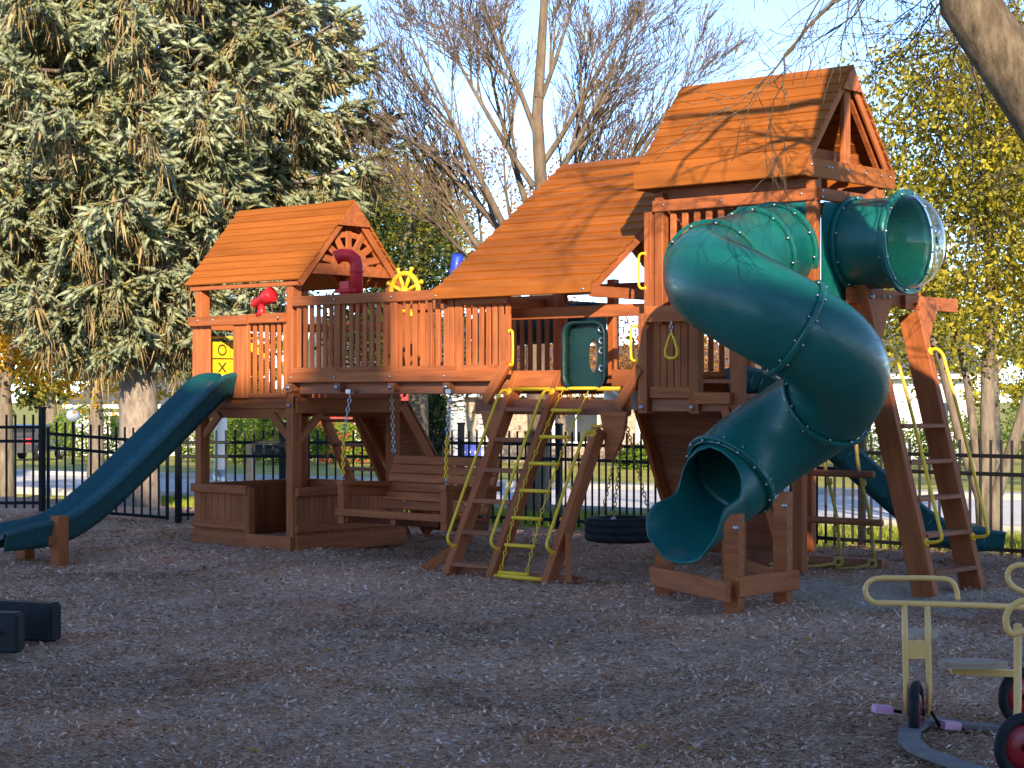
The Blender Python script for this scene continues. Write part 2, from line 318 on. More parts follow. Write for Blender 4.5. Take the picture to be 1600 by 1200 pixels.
# street parallel to the fence, with kerbs
def strip(name, v0, v1, dz, mat, u0=-80, u1=60, n=60, th=0):
    m = MB(); V_ = []
    for q in range(n+1):
        u = u0+(u1-u0)*q/n
        for v in (v0, v1):
            p = W(u, v); z = float(far_z(p.y)); V_.append((p.x, p.y, z+dz))
    f = [(2*q,2*q+2,2*q+3,2*q+1) for q in range(n)]; m.add(V_, f)
    if th: m.add([(x,y,z-th) if True else 0 for x,y,z in V_]+V_, [(2*q,2*q+2,2*q+2+2*n+2,2*q+2*n+2) for q in range(n)] + [(2*q+3,2*q+1,2*q+1+2*n+2,2*q+3+2*n+2) for q in range(n)])
    return tag(m.build(name, mat), kind='structure')
strip('street', 8.2, 17.0, -.07, 'road')
strip('kerb', 8.05, 8.2, .03, 'kerb', th=.14); strip('kerb', 17.0, 17.15, .03, 'kerb', th=.14)
strip('sidewalk', 19.2, 20.6, -.06, 'kerb')
# concrete pad on the left beyond the fence
m = MB(); m.box((-10.6, 28.2, -.03), (6, 2.4, .1), rz=-.1); tag(m.build('concrete_pad', 'kerb'), kind='structure')

# ------------------------------------------------------------------ unseen building added behind us to shade the playground
TE = math.tan(SUN_EL)
def hp(x20, z20, y=-12): return (x20 + math.tan(SUN_AZ)*(20-y), z20 + TE*(20-y))
b = empty('sun_blocker', (0, -12, 0)); tag(b, 'unseen gabled building added behind the viewpoint to shade the playground', 'building')
prof = [(-14,5.2),(-5.6,3.7),(-3.5,1.95),(-2.0,1.6),(-1.0,1.3),(.2,.7),(1.6,.35),(3.2,.0),(6,-.4),(12,-.6)]  # roof outline shaped to place the shade edge on the play set
pts = [hp(*q) for q in prof]; poly = [(pts[-1][0],0)] + [(pts[-1][0], pts[-1][1])] + [p for p in reversed(pts[:-1])] + [(pts[0][0],0)]
m = MB(); m.prism(poly, (0,-3,0), (1,0,0), (0,0,1), 6); m.build('wall', 'stone', b)
c0 = hp(-2.0,3.55); c1 = hp(-1.15,3.3); m = MB(); m.box(((c0[0]+c1[0])/2, -2, c0[1]-1.4), (c1[0]-c0[0], .9, 2.8)); m.build('chimney', 'stone', b)  # chimney-shaped block added to throw extra shade on the bridge rail
for q in range(4):
    m = MB(); m.box((-7+q*4.5, .03, 2.2), (2.2,.1,1.6)); wv = m.build('window', 'white', b); m = MB(); m.box((-7+q*4.5, .09, 2.2), (2.0,.04,1.4)); m.build('pane', 'glass', wv)

# ------------------------------------------------------------------ the play set
PS = empty('wooden_playset', (P0[0], P0[1], 0), -TH)
tag(PS, 'large stained wooden playset with three gabled roofs, bridge, ladders and green slides', 'playset')
def part(mb, name, mat, parent=PS): return mb.build(name, mat, parent)
bolts = []                                  # (pos, normal)
def post(u, v, z0, z1, a=.10, b_=.14, mat='wood', parent=PS): return board(parent, 'post', (u,v,z0), (u,v,z1), a, b_, mat, up=(0,1,0))

def gable_roof(u0, u1, v0, vr, ze, zr, npl, fascia, mat='woodroof'):
    v1 = 2*vr-v0; rf = MB()
    for u in (u0+.1, (u0+u1)/2, u1-.1):     # rafters
        for s_, ve in ((1,v0),(-1,v1)):
            d = Vector((0, vr-ve, zr-ze)); nrm = Vector((0,-d.z*s_,d.y*s_)).normalized()
            if nrm.z < 0: nrm = -nrm
            a = Vector((u,ve,ze))-nrm*.045+d*.03; e = Vector((u,vr,zr))-nrm*.045-d*.03
            x = (e-a).normalized(); y = nrm; rf.prism([(0,-.03),((e-a).length,-.03),((e-a).length,.03),(0,.03)], a, x, y, .04)
    roof = rf.build('roof', 'wood', PS)
    for ve in (v0, v1):
        d = Vector((0, vr-ve, zr-ze)); Ln = d.length; dn = d.normalized(); nrm = Vector((1,0,0)).cross(dn)
        if nrm.z < 0: nrm = -nrm
        wdt = Ln/npl
        for k_ in range(npl):
            c = Vector((0,ve,ze)) + dn*(k_+.5)*wdt
            t = (nrm + dn*(-.0) ).normalized(); up = (nrm + dn*.13).normalized()   # each plank tips out at its lower edge
            a = c + nrm*.006 + Vector((u0+random.uniform(-.004,.004),0,0)); e = c + nrm*.006 + Vector((u1+random.uniform(-.004,.004),0,0))
            board(roof, 'plank', a, e, wdt*1.02, .022, mat, up=up, ch=.004)
        if fascia:
            o_ = -.022 if ve == v0 else .022
            board(roof, 'fascia', (u0,ve+o_,ze-fascia/2+.018), (u1,ve+o_,ze-fascia/2+.018), .03, fascia, mat, up=(0,0,1))
    return roof
# --- left tower roof with sunburst gable
r1 = gable_roof(-1.65, .165, -.06, .72, 2.79, 3.66, 11, 0)
board(r1, 'fascia', (-1.6,-.02,2.76), (.12,-.02,2.76), .03, .05, 'wood')
def rake(roof, u, v0, vr, ze, zr, wd, mat='wood'):
    for s_ in (1,-1):
        ve = v0 if s_ == 1 else 2*vr-v0
        d = Vector((0, vr-ve, zr-ze)); nrm = Vector((0,-d.z,d.y)).normalized()
        if nrm.z < 0: nrm = -nrm
        board(roof, 'rake_board', Vector((u,ve,ze))-nrm*(wd/2+.012), Vector((u,vr,zr))-nrm*(wd/2+.012)-d*.02, .028, wd, mat, up=nrm)
rake(r1, .135, -.06, .72, 2.79, 3.66, .075)
m = MB(); m.prism([(-.24,-.27),(.24,-.27),(0,-.02)], (.168,.72,3.66), (0,1,0), (0,0,1), .022); part(m, 'gable_cap', 'wood', r1)
sb = MB(); cz = 2.93
sb.prism([(-.62,-.06),(.62,-.06),(.62,.05)] + [(.26*math.cos(t), .05+.2*math.sin(t)) for t in np.linspace(0,math.pi,11)] + [(-.62,.05)], (.10,.72,cz), (0,1,0), (0,0,1), .03)
sun_ = part(sb, 'sunburst_panel', 'wood', r1)
for k_ in range(7):
    t = math.pi*(k_+.5+.0)/7; a = Vector((.085,.72+.2*math.cos(t),cz+.05+.16*math.sin(t))); e = Vector((.085,.72+.47*math.cos(t),cz+.05+.36*math.sin(t)))
    board(sun_, 'ray', a, e, .025, .075, 'wood', up=Vector((0,-math.sin(t),math.cos(t))))
m = MB(); m.prism([(.52*math.cos(t), .385*math.sin(t)) for t in np.linspace(0,math.pi,17)] + [(.44*math.cos(t), .325*math.sin(t)) for t in np.linspace(math.pi,0,17)], (.07,.72,cz+.02), (0,1,0), (0,0,1), .02)
part(m, 'arch_trim', 'wood', r1)
# --- left tower frame
for (u, v) in ((-1.49,.05),(-.03,.05),(-1.49,1.5),(-.03,1.5)): post(u, v, -.2, 2.80 if True else 0, .10, .13)
deck1 = MB(); deck1.box((-.76,.78,1.56), (1.5,1.5,.04)); dk = part(deck1, 'deck', 'wooddark')
for v in (.02, 1.53):
    board(PS, 'beam', (-1.55,v,1.53), (.02,v,1.53), .04, .12, 'wood'); board(PS, 'beam', (-1.48,v+.05,1.43), (-.02,v+.05,1.43), .04, .13, 'wood')
for u in (-1.52,.03): board(PS, 'beam', (u,.02,1.50), (u,1.55,1.50), .04, .16, 'wood')
for (u, s_) in ((-1.45,1),(-.07,-1)):
    board(PS, 'knee_brace', (u,.03,1.16), (u+s_*.27,.03,1.40), .035, .09, 'wood', up=(0,0,1))
board(PS, 'knee_brace', (0.0,.10,1.14), (0.0,.40,1.42), .035, .09, 'wood')
def railing(name, a, b_, z0, z1, nb, wb=.058, th=.018, rail=True, mat='wood', jit=.004, skip=(), rw=.05, rh=.10, off=0):
    a = Vector(a); b_ = Vector(b_); d = (b_-a); nrm = Vector((0,0,1)).cross(d.normalized())
    hr = board(PS, name, Vector((a.x,a.y,z1-rh/2))-nrm*(off+.035), Vector((b_.x,b_.y,z1-rh/2))-nrm*(off+.035), rw, rh, mat)
    board(hr, 'bottom_rail', Vector((a.x,a.y,z0+.025))-nrm*.02, Vector((b_.x,b_.y,z0+.025))-nrm*.02, .035, .05, mat)
    for k_ in range(nb):
        if k_ in skip: continue
        p = a + d*((k_+.5)/nb) + Vector((random.uniform(-jit,jit),random.uniform(-jit,jit),0))
        board(hr, 'baluster', (p.x,p.y,z0+.052), (p.x,p.y,z1-.02), th if abs(d.x) < abs(d.y) else wb, wb if abs(d.x) < abs(d.y) else th, mat, up=(0,1,0))
    return hr
railing('handrail', (-.62,.0,0), (-.06,.0,0), 1.58, 2.46, 6)
board(PS, 'handrail', (-1.56,-.065,2.40), (-.62,-.065,2.40), .05, .10)
for u in (-1.53,-1.43,-1.33): board(PS, 'wall_board', (u,-.01,1.62), (u,-.01,2.36), .09, .025, 'wood', up=(0,1,0))
for u in (-.83,-.75,-.67): board(PS, 'wall_board', (u,-.03,1.58), (u,-.03,2.36), .075, .05, 'wood', up=(0,1,0))
railing('handrail', (-1.54,1.55,0), (.0,1.55,0), 1.58, 2.42, 13, skip=(6,7))
rl = railing('handrail', (-1.54,1.5,0), (-1.54,.1,0), 1.58, 2.42, 12, skip=(4,5,6,7,8,9,10,11))
# tic-tac-toe blocks on the inner side of the left rail
tt = MB()
for z in (1.66,2.24): tt.tube([(-1.47,.12,z),(-1.47,.92,z)], .012, 6)
fr = part(tt, 'game_panel_frame', 'yellow')
for i_ in range(3):
    for j_ in range(3):
        yv = .24+i_*.255; zc = 1.72+j_*.19; m = MB(); m.box((0,0,0), (.10,.235,.175)); bl = m.build('game_block', 'yellow', fr, Matrix.Translation((-1.44,yv,zc)))
        m = MB()
        if (i_+j_) % 2 == 0: m.tube([Vector((-1.387,yv+.055*math.cos(t),zc+.055*math.sin(t))) for t in np.linspace(0,2*math.pi,15)[:-1]], .008, 4, closed=True)
        else:
            m.tube([(-1.387,yv-.05,zc-.05),(-1.387,yv+.05,zc+.05)], .008, 4); m.tube([(-1.387,yv+.05,zc-.05),(-1.387,yv-.05,zc+.05)], .008, 4)
        m.build('printed_mark', 'black', bl)
# --- sandbox under the left tower
def sidewall(a, b_, n, z0=.14, z1=.60, cap=True):
    a = Vector(a); b_ = Vector(b_); d = b_-a; nrm = Vector((0,0,1)).cross(d.normalized())
    base = board(PS, 'sandbox_base', (a.x-nrm.x*.03,a.y-nrm.y*.03,.07), (b_.x-nrm.x*.03,b_.y-nrm.y*.03,.07), .04, .18)
    for k_ in range(n):
        p = a+d*((k_+.5)/n); board(base, 'wall_board', (p.x,p.y,z0), (p.x,p.y,z1+random.uniform(-.004,.004)), (d.length/n)*.985 if abs(d.x) > abs(d.y) else .022, .022 if abs(d.x) > abs(d.y) else (d.length/n)*.985, 'wood', up=(0,1,0))
    board(base, 'trim', (a.x-nrm.x*.03,a.y-nrm.y*.03,z0+.09), (b_.x-nrm.x*.03,b_.y-nrm.y*.03,z0+.09), .035, .08)
    if cap: board(base, 'cap_rail', (a.x-nrm.x*.035,a.y-nrm.y*.035,z1+.01), (b_.x-nrm.x*.035,b_.y-nrm.y*.035,z1+.01), .05, .09)
    return base
sidewall((-1.56,0,0), (-.66,0,0), 9); board(PS, 'sandbox_base', (-.66,-.03,.07), (.02,-.03,.07), .04, .16); post(-.66,.0,.1,.63,.07,.09)
sidewall((.03,.0,0), (.03,1.6,0), 12)
sidewall((0,1.58,0), (-1.56,1.58,0), 12); sidewall((-1.56,1.58,0), (-1.56,0,0), 12)
m = MB(); m.prism([(0,0),(.5,0),(0,.5)], (-.06,1.5,.22), (-1,0,0), (0,-1,0), .03); part(m, 'corner_seat', 'wood')
m = MB(); m.box((-.77,.78,.03), (1.48,1.5,.06)); part(m, 'sand_floor', 'mulch')
# --- bridge and clubhouse deck
m = MB(); m.box((2.3,.92,1.735), (4.55,1.14,.035)); m.box((1.8,.20,1.735), (3.6,.30,.035)); part(m, 'deck', 'wooddark')
board(PS, 'rim_beam', (0.0,-.045,1.79), (2.93,-.045,1.79), .04, .105); board(PS, 'rim_beam', (.08,.05,1.67), (2.95,.05,1.67), .04, .10, 'wooddark')
board(PS, 'rim_beam', (2.98,.06,1.76), (3.61,.06,1.76), .04, .15); board(PS, 'rim_beam', (4.15,.06,1.76), (4.50,.06,1.76), .04, .15); board(PS, 'rim_beam', (0.05,1.54,1.70), (4.5,1.54,1.70), .04, .16)
for u in (.0,.72,1.48,2.22): board(PS, 'joist', (u,-.055,1.685), (u,1.5,1.685), .085, .085, 'wooddark'); bolts.append(((u,-.06,1.685),(0,-1,0),.022))
for (u, z) in ((-.02,1.5),): bolts.append(((u,-.03,z),(0,-1,0),.022))
railing('handrail', (.06,.0,0), (.72,.0,0), 1.84, 2.62, 7, off=.0); railing('handrail', (.72,.0,0), (1.50,.0,0), 1.84, 2.62, 8); railing('handrail', (1.50,.0,0), (2.32,.0,0), 1.84, 2.62, 8)
for u in (.70,1.50): board(PS, 'post', (u,-.015,1.84), (u,-.015,2.60), .09, .05, up=(0,1,0))
for u in (2.25,2.35): board(PS, 'wall_board', (u,-.015,1.84), (u,-.015,2.56), .09, .03, up=(0,1,0))
railing('handrail', (2.42,.0,0), (3.0,.0,0), 1.84, 2.56, 7)
board(PS, 'wall_board', (2.96,-.02,1.80), (2.96,-.02,2.36), .10, .03, up=(0,1,0)); 
railing('handrail', (.1,1.5,0), (1.45,1.5,0), 1.78, 2.62, 13); railing('handrail', (1.45,1.5,0), (2.45,1.5,0), 1.78, 2.62, 9); board(PS, 'post', (2.38,1.46,1.7), (2.38,1.46,2.75), .14, .06, up=(0,1,0))
post(3.02,1.5,1.6,2.75,.09,.09); railing('handrail', (3.9,1.5,0), (4.5,1.5,0), 1.78, 2.3, 5)
for u in (2.22, 4.02): post(u,.12,1.7,2.75,.08,.08) if u < 3 else None
# clubhouse roof and its beams
r2 = gable_roof(2.155, 4.073, -.14, 1.78, 2.60, 3.97, 16, .10)
board(r2, 'gable_beam', (4.05,-.14,2.53), (4.05,1.2,2.53), .035, .10, 'wood'); board(r2, 'gable_beam', (4.05,1.2,2.53), (4.05,3.7,2.53), .035, .10, 'wood'); board(r2, 'gable_beam', (2.18,-.10,2.53), (2.18,3.66,2.53), .035, .10, 'wood')
rake(r2, 4.045, -.14, 1.78, 2.60, 3.97, .08)
board(PS, 'beam', (2.7,.22,2.37), (4.62,.22,2.37), .04, .11); board(PS, 'beam', (2.3,1.5,2.66), (4.6,1.5,2.66), .04, .10); board(PS, 'beam', (3.9,1.0,2.30), (4.62,1.0,2.30), .04, .09)
for (u, v) in ((3.25,3.55),(4.0,3.55)): post(u, v, -.2, 2.62, .09, .09)
for (u, v) in ((4.5,1.5),): post(u, v, -.2, 2.7)
# small square posts and lower wall right of the entry
post(4.56,.0,1.45,2.32,.10,.11); bolts.append(((4.57,-.065,1.50),(0,-1,0),.022)); 
for k_ in range(6): board(PS, 'wall_board', (4.67+k_*.075,.02,1.68), (4.67+k_*.075,.02,2.26), .068, .024, up=(0,1,0))
board(PS, 'handrail', (4.60,-.05,2.31), (5.2,-.05,2.31), .05, .14); board(PS, 'rim_beam', (4.62,.0,1.63), (5.12,.0,1.63), .05, .10); board(PS, 'rim_beam', (4.62,.03,1.52), (5.5,.03,1.52), .05, .11, 'wooddark')
post(5.10,.0,1.45,2.36,.10,.08); bolts.append(((5.09,-.045,1.50),(0,-1,0),.022)); board(PS, 'rim_beam', (5.12,-.03,1.58), (5.48,-.03,1.58), .05, .10)
m = MB(); m.box((5.0,.75,1.60), (.95,1.45,.04)); part(m, 'deck', 'wooddark')
post(5.5,.05,-.2,2.4,.10,.10); post(5.5,1.0,-.2,2.4,.10,.10); board(PS, 'knee_brace', (5.5,.0,1.2), (5.4,.0,1.5), .04, .09)
# climbing walls (plank walls leaning out at the back)
def climb_wall(u0, u1, v0, z0, v1, n):
    d = Vector((0, v1-v0, -z0)); nrm = Vector((0,z0,v1-v0)).normalized(); w_ = d.length/n
    fr_ = board(PS, 'climbing_wall', (u0+.04,v0,z0), (u0+.04,v1,0), .05, .12, 'wood', up=nrm)
    board(fr_, 'side_rail', (u1-.04,v0,z0), (u1-.04,v1,0), .05, .12, 'wood', up=nrm)
    for k_ in range(n):
        c = Vector((0,v0,z0))+d*((k_+.5)/n)+nrm*.075
        board(fr_, 'plank', c+Vector((u0,0,0)), c+Vector((u1,0,0)), w_*.985, .022, 'wooddark', up=nrm)
climb_wall(3.2, 4.46, 1.56, 1.62, 2.35, 11); climb_wall(-.72, .05, 1.60, 1.50, 2.75, 10)
# --- tall tower (upper cabin)
U0, U1, V0, V1 = 4.70, 6.30, .0, 1.0
for (u, v) in ((U0+.03,V0),(U1-.03,V0),(U0+.03,V1),(U1-.03,V1)): post(u, v, 2.22, 3.36, .09, .09)
m = MB(); m.box(((U0+U1)/2,.5,2.36), (1.6,1.0,.04)); part(m, 'deck', 'wooddark')
for v in (-.045, 1.045): board(PS, 'beam', (U0-.02,v,3.245), (U1+.02,v,3.245), .04, .10); board(PS, 'beam', (U0-.02,v,2.33), (U1+.02,v,2.33), .04, .10)
for u in (U0-.02, U1+.035): board(PS, 'beam', (u,-.02,3.245), (u,1.02,3.245), .035, .10); board(PS, 'beam', (u,-.02,2.33), (u,1.02,2.33), .035, .10)
board(PS, 'beam', (U0,.05,3.35), (U1,.05,3.35), .05, .09, 'wooddark'); board(PS, 'beam', (U0,.95,3.35), (U1,.95,3.35), .05, .09, 'wooddark')
for k_ in range(5): board(PS, 'baluster', (U0+.16+k_*.125,.0,2.38), (U0+.16+k_*.125,.0,3.18), .06, .03, up=(0,1,0))
for k_ in range(11): board(PS, 'baluster', (U0+.14+k_*.135,1.0,2.38), (U0+.14+k_*.135,1.0,3.18), .06, .03, up=(0,1,0))
for k_ in range(4): board(PS, 'baluster', (U0,.16+k_*.1,2.38), (U0,.16+k_*.1,3.18), .03, .06, up=(0,1,0))
board(PS, 'post', (4.62,-.03,2.36), (4.62,-.03,3.2), .08, .06, up=(0,1,0))
for zc in (2.62, 2.68): pass
def handle(p, n, h=.30, d=.07, parent=PS):
    p = Vector(p); n = Vector(n).normalized(); m_ = MB(); z = Vector((0,0,1))
    pts_ = [p+z*h/2, p+n*d*.7+z*h/2] + [p+n*d+z*(h/2-.03), p+n*d-z*(h/2-.03)] + [p+n*d*.7-z*h/2, p-z*h/2]
    m_.tube(bend(pts_,4), .012, 8); m_.disc(p+z*h/2, n, .022, .012, 10); m_.disc(p-z*h/2, n, .022, .012, 10); return m_.build('grab_handle', 'yellow', parent)
handle((4.60,-.05,2.69), (-1,-.2,0)); handle((3.02,-.04,2.04), (1,-.7,0), .32, .09); handle((4.50,-.03,2.06), (-1,-.2,0), .30); handle((3.24,1.46,2.02), (1,-.1,0), .30); handle((5.45,1.0,1.95), (-1,0,0))
# roof of the tall tower
r3 = gable_roof(4.57, 6.315, -.15, .525, 3.53, 4.36, 10, .16)
for v_ in (0,): board(r3, 'gable_board', (6.30,-.15,3.46), (6.30,1.2,3.46), .03, .16, 'woodroof'); board(r3, 'gable_board', (4.585,-.15,3.46), (4.585,1.2,3.46), .03, .16, 'woodroof')
rake(r3, 6.285, -.15, .525, 3.53, 4.36, .06)
board(r3, 'king_post', (6.25,.525,3.5), (6.25,.525,4.28), .10, .05, up=(1,0,0)); board(r3, 'king_post', (4.65,.525,3.5), (4.65,.525,4.28), .10, .05, up=(1,0,0))
m = MB(); m.prism([(-.15,-.21),(.15,-.21),(0,.01)], (6.322,.525,4.36), (0,1,0), (0,0,1), .022); part(m, 'gable_cap', 'wood', r3)
for a_, b2 in ((.3,.8),): board(r3, 'collar_beam', (6.1,.1,3.62), (6.1,.95,3.62), .04, .09)
# green panels
def panel(o, ax, wd, z0, z1, hole_c, hr, name):
    """square sheet with a round hole, in the plane spanned by ax and z"""
    n = 40; o = Vector(o); ax = Vector(ax); m_ = MB(); hc = hole_c; inn = []; out = []
    for k_ in range(n):
        t = 2*math.pi*k_/n; c_, s_ = math.cos(t), math.sin(t); inn.append((hc[0]+hr*c_, hc[1]+hr*s_))
        sc = 1e9
        if c_ > 1e-6: sc = min(sc, (wd-hc[0])/c_)
        if c_ < -1e-6: sc = min(sc, -hc[0]/c_)
        if s_ > 1e-6: sc = min(sc, (z1-hc[1])/s_)
        if s_ < -1e-6: sc = min(sc, (z0-hc[1])/s_)
        out.append((hc[0]+sc*c_, hc[1]+sc*s_))
    nz = ax.cross(Vector((0,0,1)))
    for sg in (-.006,.006): m_.add([o+ax*x+Vector((0,0,z))+nz*sg for x, z in inn+out], [(k_,(k_+1) % n,(k_+1) % n+n,k_+n) for k_ in range(n)])
    return m_.build(name, 'green', PS)
panel((5.52,-.03,0), (1,0,0), .75, 2.38, 3.19, (.42,2.80), .375, 'slide_panel'); panel((6.33,.03,0), (0,1,0), .94, 2.38, 3.19, (.50,2.86), .375, 'bubble_panel')
# bubble tube
def sweep(path, rad, n=36, a0=None, name='tube', mat='green', parent=PS, thick=.012, up0=Vector((0,0,1))):
    m_ = MB(); k = len(path); V_ = []
    for i_, p in enumerate(path):
        p = Vector(p); d = (Vector(path[min(i_+1,k-1)])-Vector(path[max(i_-1,0)])).normalized()
        x = d.cross(up0).normalized(); y = x.cross(d)
        r_ = rad[i_] if isinstance(rad, list) else rad; aa = a0[i_] if a0 else math.pi
        for j in range(n+1):
            t = -aa + 2*aa*j/n; V_.append(p + x*math.sin(t)*r_ - y*math.cos(t)*r_)
    m_.add(V_, [(i_*(n+1)+j, i_*(n+1)+j+1, (i_+1)*(n+1)+j+1, (i_+1)*(n+1)+j) for i_ in range(k-1) for j in range(n)], True)
    o = m_.build(name, mat, parent)
    if thick:
        sm = o.modifiers.new('wall', 'SOLIDIFY'); sm.thickness = thick; sm.offset = 1
    return o
def flange(path_p, d, r, parent, mat, name='flange', nb=10, hw=.03):
    """two rolled rims with bolts through them"""
    d = Vector(d).normalized(); p = Vector(path_p); m_ = MB(); x = d.cross(Vector((0,0,1))).normalized(); y = x.cross(d); n = 40
    sec = [(r+.008,-.022),(r+hw,-.022),(r+hw+.006,-.012),(r+hw+.006,.012),(r+hw,.022),(r+.008,.022)]
    V_ = [p + (x*math.cos(2*math.pi*i_/n)+y*math.sin(2*math.pi*i_/n))*q + d*h for i_ in range(n) for q, h in sec]; k = len(sec)
    m_.add(V_, [(i_*k+j, i_*k+(j+1) % k, ((i_+1) % n)*k+(j+1) % k, ((i_+1) % n)*k+j) for i_ in range(n) for j in range(k)], False)
    fo = m_.build(name, mat, parent); mb2 = MB()
    for i_ in range(nb):
        t = 2*math.pi*(i_+.3)/nb; c = p + (x*math.cos(t)+y*math.sin(t))*(r+hw*.55); mb2.tube([c-d*.042, c-d*.024], .010, 6); mb2.tube([c+d*.024, c+d*.042], .010, 6)
    tag(mb2.build('bolts', 'steel', parent), kind='stuff'); return fo
bt = sweep([(6.33+k_*.05,.53,2.86) for k_ in range(11)], .375, 40, name='bubble_tube')
flange((6.36,.53,2.86), (1,0,0), .372, bt, 'green'); flange((6.83,.53,2.86), (1,0,0), .375, bt, 'green', hw=.05, nb=12)
m = MB(); n1, n2 = 12, 36; V_ = []
for i_ in range(n1+1):
    t = math.pi/2*i_/n1; rr = .385*math.cos(t); h = .26*math.sin(t)
    V_ += [(6.855+h, .53+rr*math.cos(2*math.pi*j/n2), 2.86+rr*math.sin(2*math.pi*j/n2)) for j in range(n2)]
m.add(V_, [(i_*n2+j, i_*n2+(j+1) % n2, (i_+1)*n2+(j+1) % n2, (i_+1)*n2+j) for i_ in range(n1) for j in range(n2)], True)
bd = m.build('bubble_window', 'acrylic', PS); sm = bd.modifiers.new('wall','SOLIDIFY'); sm.thickness = .006; bd['label'] = 'clear domed bubble window on the tube end'
# --- spiral tube slide
Cx, Cy, RH = 2.05, 14.93, .50
s0 = W(5.94, -.03, 2.80); e0 = Vector((Cx+RH*math.sin(R(-131)), Cy-RH*math.cos(R(-131)), 2.64))
path = [s0.lerp(e0, k_/14) for k_ in range(14)]
zk = [(-131,2.64),(-90,2.53),(-45,2.37),(0,2.15),(45,1.93),(90,1.70),(135,1.47),(180,1.22),(205,1.06),(222,.94)]
def zphi(p): return float(np.interp(p, [q[0] for q in zk], [q[1] for q in zk]))
phis = list(range(-131, 223, 4))
hel = [Vector((Cx+RH*math.sin(R(p)), Cy-RH*math.cos(R(p)), zphi(p))) for p in phis]
TR = .375
full = [L(*p) for p in path+hel]
sl_ = sweep(full, TR, 40, name='spiral_slide', mat='blueslide' if False else 'green')
sl_['label'] = 'green spiral tube slide winding down from the tall tower'
def pt(p): return L(Cx+RH*math.sin(R(p)), Cy-RH*math.cos(R(p)), zphi(p))
def dr(p): return (pt(p+3)-pt(p-3)).normalized()
d0 = (L(*e0)-L(*s0)).normalized(); flange(L(*s0)+d0*.03, d0, TR, sl_, 'green', nb=12); flange(L(*s0)+d0*.36, d0, TR, sl_, 'green', nb=12); 
for p in (-112, 8, 118): flange(pt(p), dr(p), TR, sl_, 'green', nb=12)
flange(pt(218), dr(218), TR, sl_, 'green', nb=14)
# open run-out
hd = Vector((math.cos(R(225)), math.sin(R(225)), 0)); st = Vector((Cx+RH*math.sin(R(222)), Cy-RH*math.cos(R(222)), .94))
run, rads, angs = [], [], []
for k_ in range(31):
    q = k_/30; s_ = -.10+q*.74; z = .985 - .29*q - .05*math.sin(q*math.pi)
    run.append(L(*(st + hd*s_ + Vector((0,0,z-.94))))); rads.append(TR-.004-.045*min(1,q/.4)+.08*max(0,(q-.3)/.7)**2)
    e_ = min(1, max(0, (q-.22)/.30)); e_ = (1-(1-e_)**2.2)**.62; tip = min(1, max(0, (q-.70)/.30))
    angs.append((math.pi*(1-e_) + math.pi*.52*e_)*(.30+.70*math.sqrt(max(0, 1-tip*tip))))
ro = sweep(run, rads, 44, a0=angs, name='slide_exit', mat='green', parent=sl_)
# support frame of the run-out
sup = [(1.22,15.36,.60),(1.64,14.17,.73),(2.06,14.60,.87),(1.82,15.98,.62)]
hz = R(45)
for x, y, z in sup:
    m = MB(); m.prism([(-.055,-.2),(.055,-.2),(.055,z),(.0,z),(-.055,z-.07)], (0,0,0), (1,0,0), (0,0,1), .13)
    lp = L(x,y); m.build('slide_support_post', 'wood', PS, Matrix.Translation((lp.x,lp.y,0)) @ Matrix.Rotation(TH+R(-28),4,'Z')); bolts.append((L(x,y-.07,z-.10),L(P0[0]+0,P0[1]-1).normalized(),.02))
def wb(a, b_, z, **k): return board(PS, 'slide_support_rail', L(*a,z), L(*b_,z), .045, .15, 'wood', ov=.07)
wb((1.14,15.25), (1.55,14.06), .17); wb((1.70,14.12), (2.12,14.55), .20); wb((2.0,14.7), (1.84,15.85), .2)
# --- left wave slide
prof_ = [(-.21,-.17),(-.235,-.10),(-.27,.05),(-.285,.075),(-.28,.10),(-.262,.11),(-.245,.10),(-.225,.03),(-.18,.0),(.18,.0),(.225,.03),(.245,.10),(.262,.11),(.28,.10),(.285,.075),(.27,.05),(.235,-.10),(.21,-.17)]
def wave_slide(pts_, side, name, mat, label):
    """profile swept along a centre line; side is the horizontal across vector"""
    cps = [Vector(p) for p in pts_]; pth = []
    for i_ in range(len(cps)-1):
        p0 = cps[max(i_-1,0)]; p1 = cps[i_]; p2 = cps[i_+1]; p3 = cps[min(i_+2,len(cps)-1)]
        for q in np.linspace(0,1,9)[:-1]:
            q = float(q); pth.append(.5*((2*p1)+(p2-p0)*q+(2*p0-5*p1+4*p2-p3)*q*q+(3*p1-p0-3*p2+p3)*q**3))
    pth.append(cps[-1]); m_ = MB(); V_ = []; k = len(prof_); side = Vector(side).normalized()
    for i_, p in enumerate(pth):
        d = (pth[min(i_+1,len(pth)-1)]-pth[max(i_-1,0)]).normalized(); nn = d.cross(side).normalized()
        if nn.z < 0: nn = -nn
        f_ = i_/len(pth); fl = 1 + .10*max(0,(f_-.86)/.14)
        V_ += [p + side*x*fl*.88 + nn*h*.85*(1 if f_ < .86 else 1-.35*(f_-.86)/.14) for x, h in prof_]
    m_.add(V_, [(i_*k+j, i_*k+j+1, (i_+1)*k+j+1, (i_+1)*k+j) for i_ in range(len(pth)-1) for j in range(k-1)], True)
    o = m_.build(name, mat, PS); s_ = o.modifiers.new('wall','SOLIDIFY'); s_.thickness = .012; s_.offset = -1; o['label'] = label
    rb = MB()
    for i_ in range(6, len(pth)-6, 4):
        for sg in (-1,1):
            d = (pth[i_+1]-pth[i_-1]).normalized(); nn = d.cross(side).normalized(); nn = nn if nn.z > 0 else -nn
            a_ = pth[i_]+side*sg*.20-nn*.118; e_ = pth[i_]+side*sg*.232+nn*.02; rb.tube([a_,e_], .014, 5)
    tag(rb.build('ribs', mat, o), kind='stuff'); return o
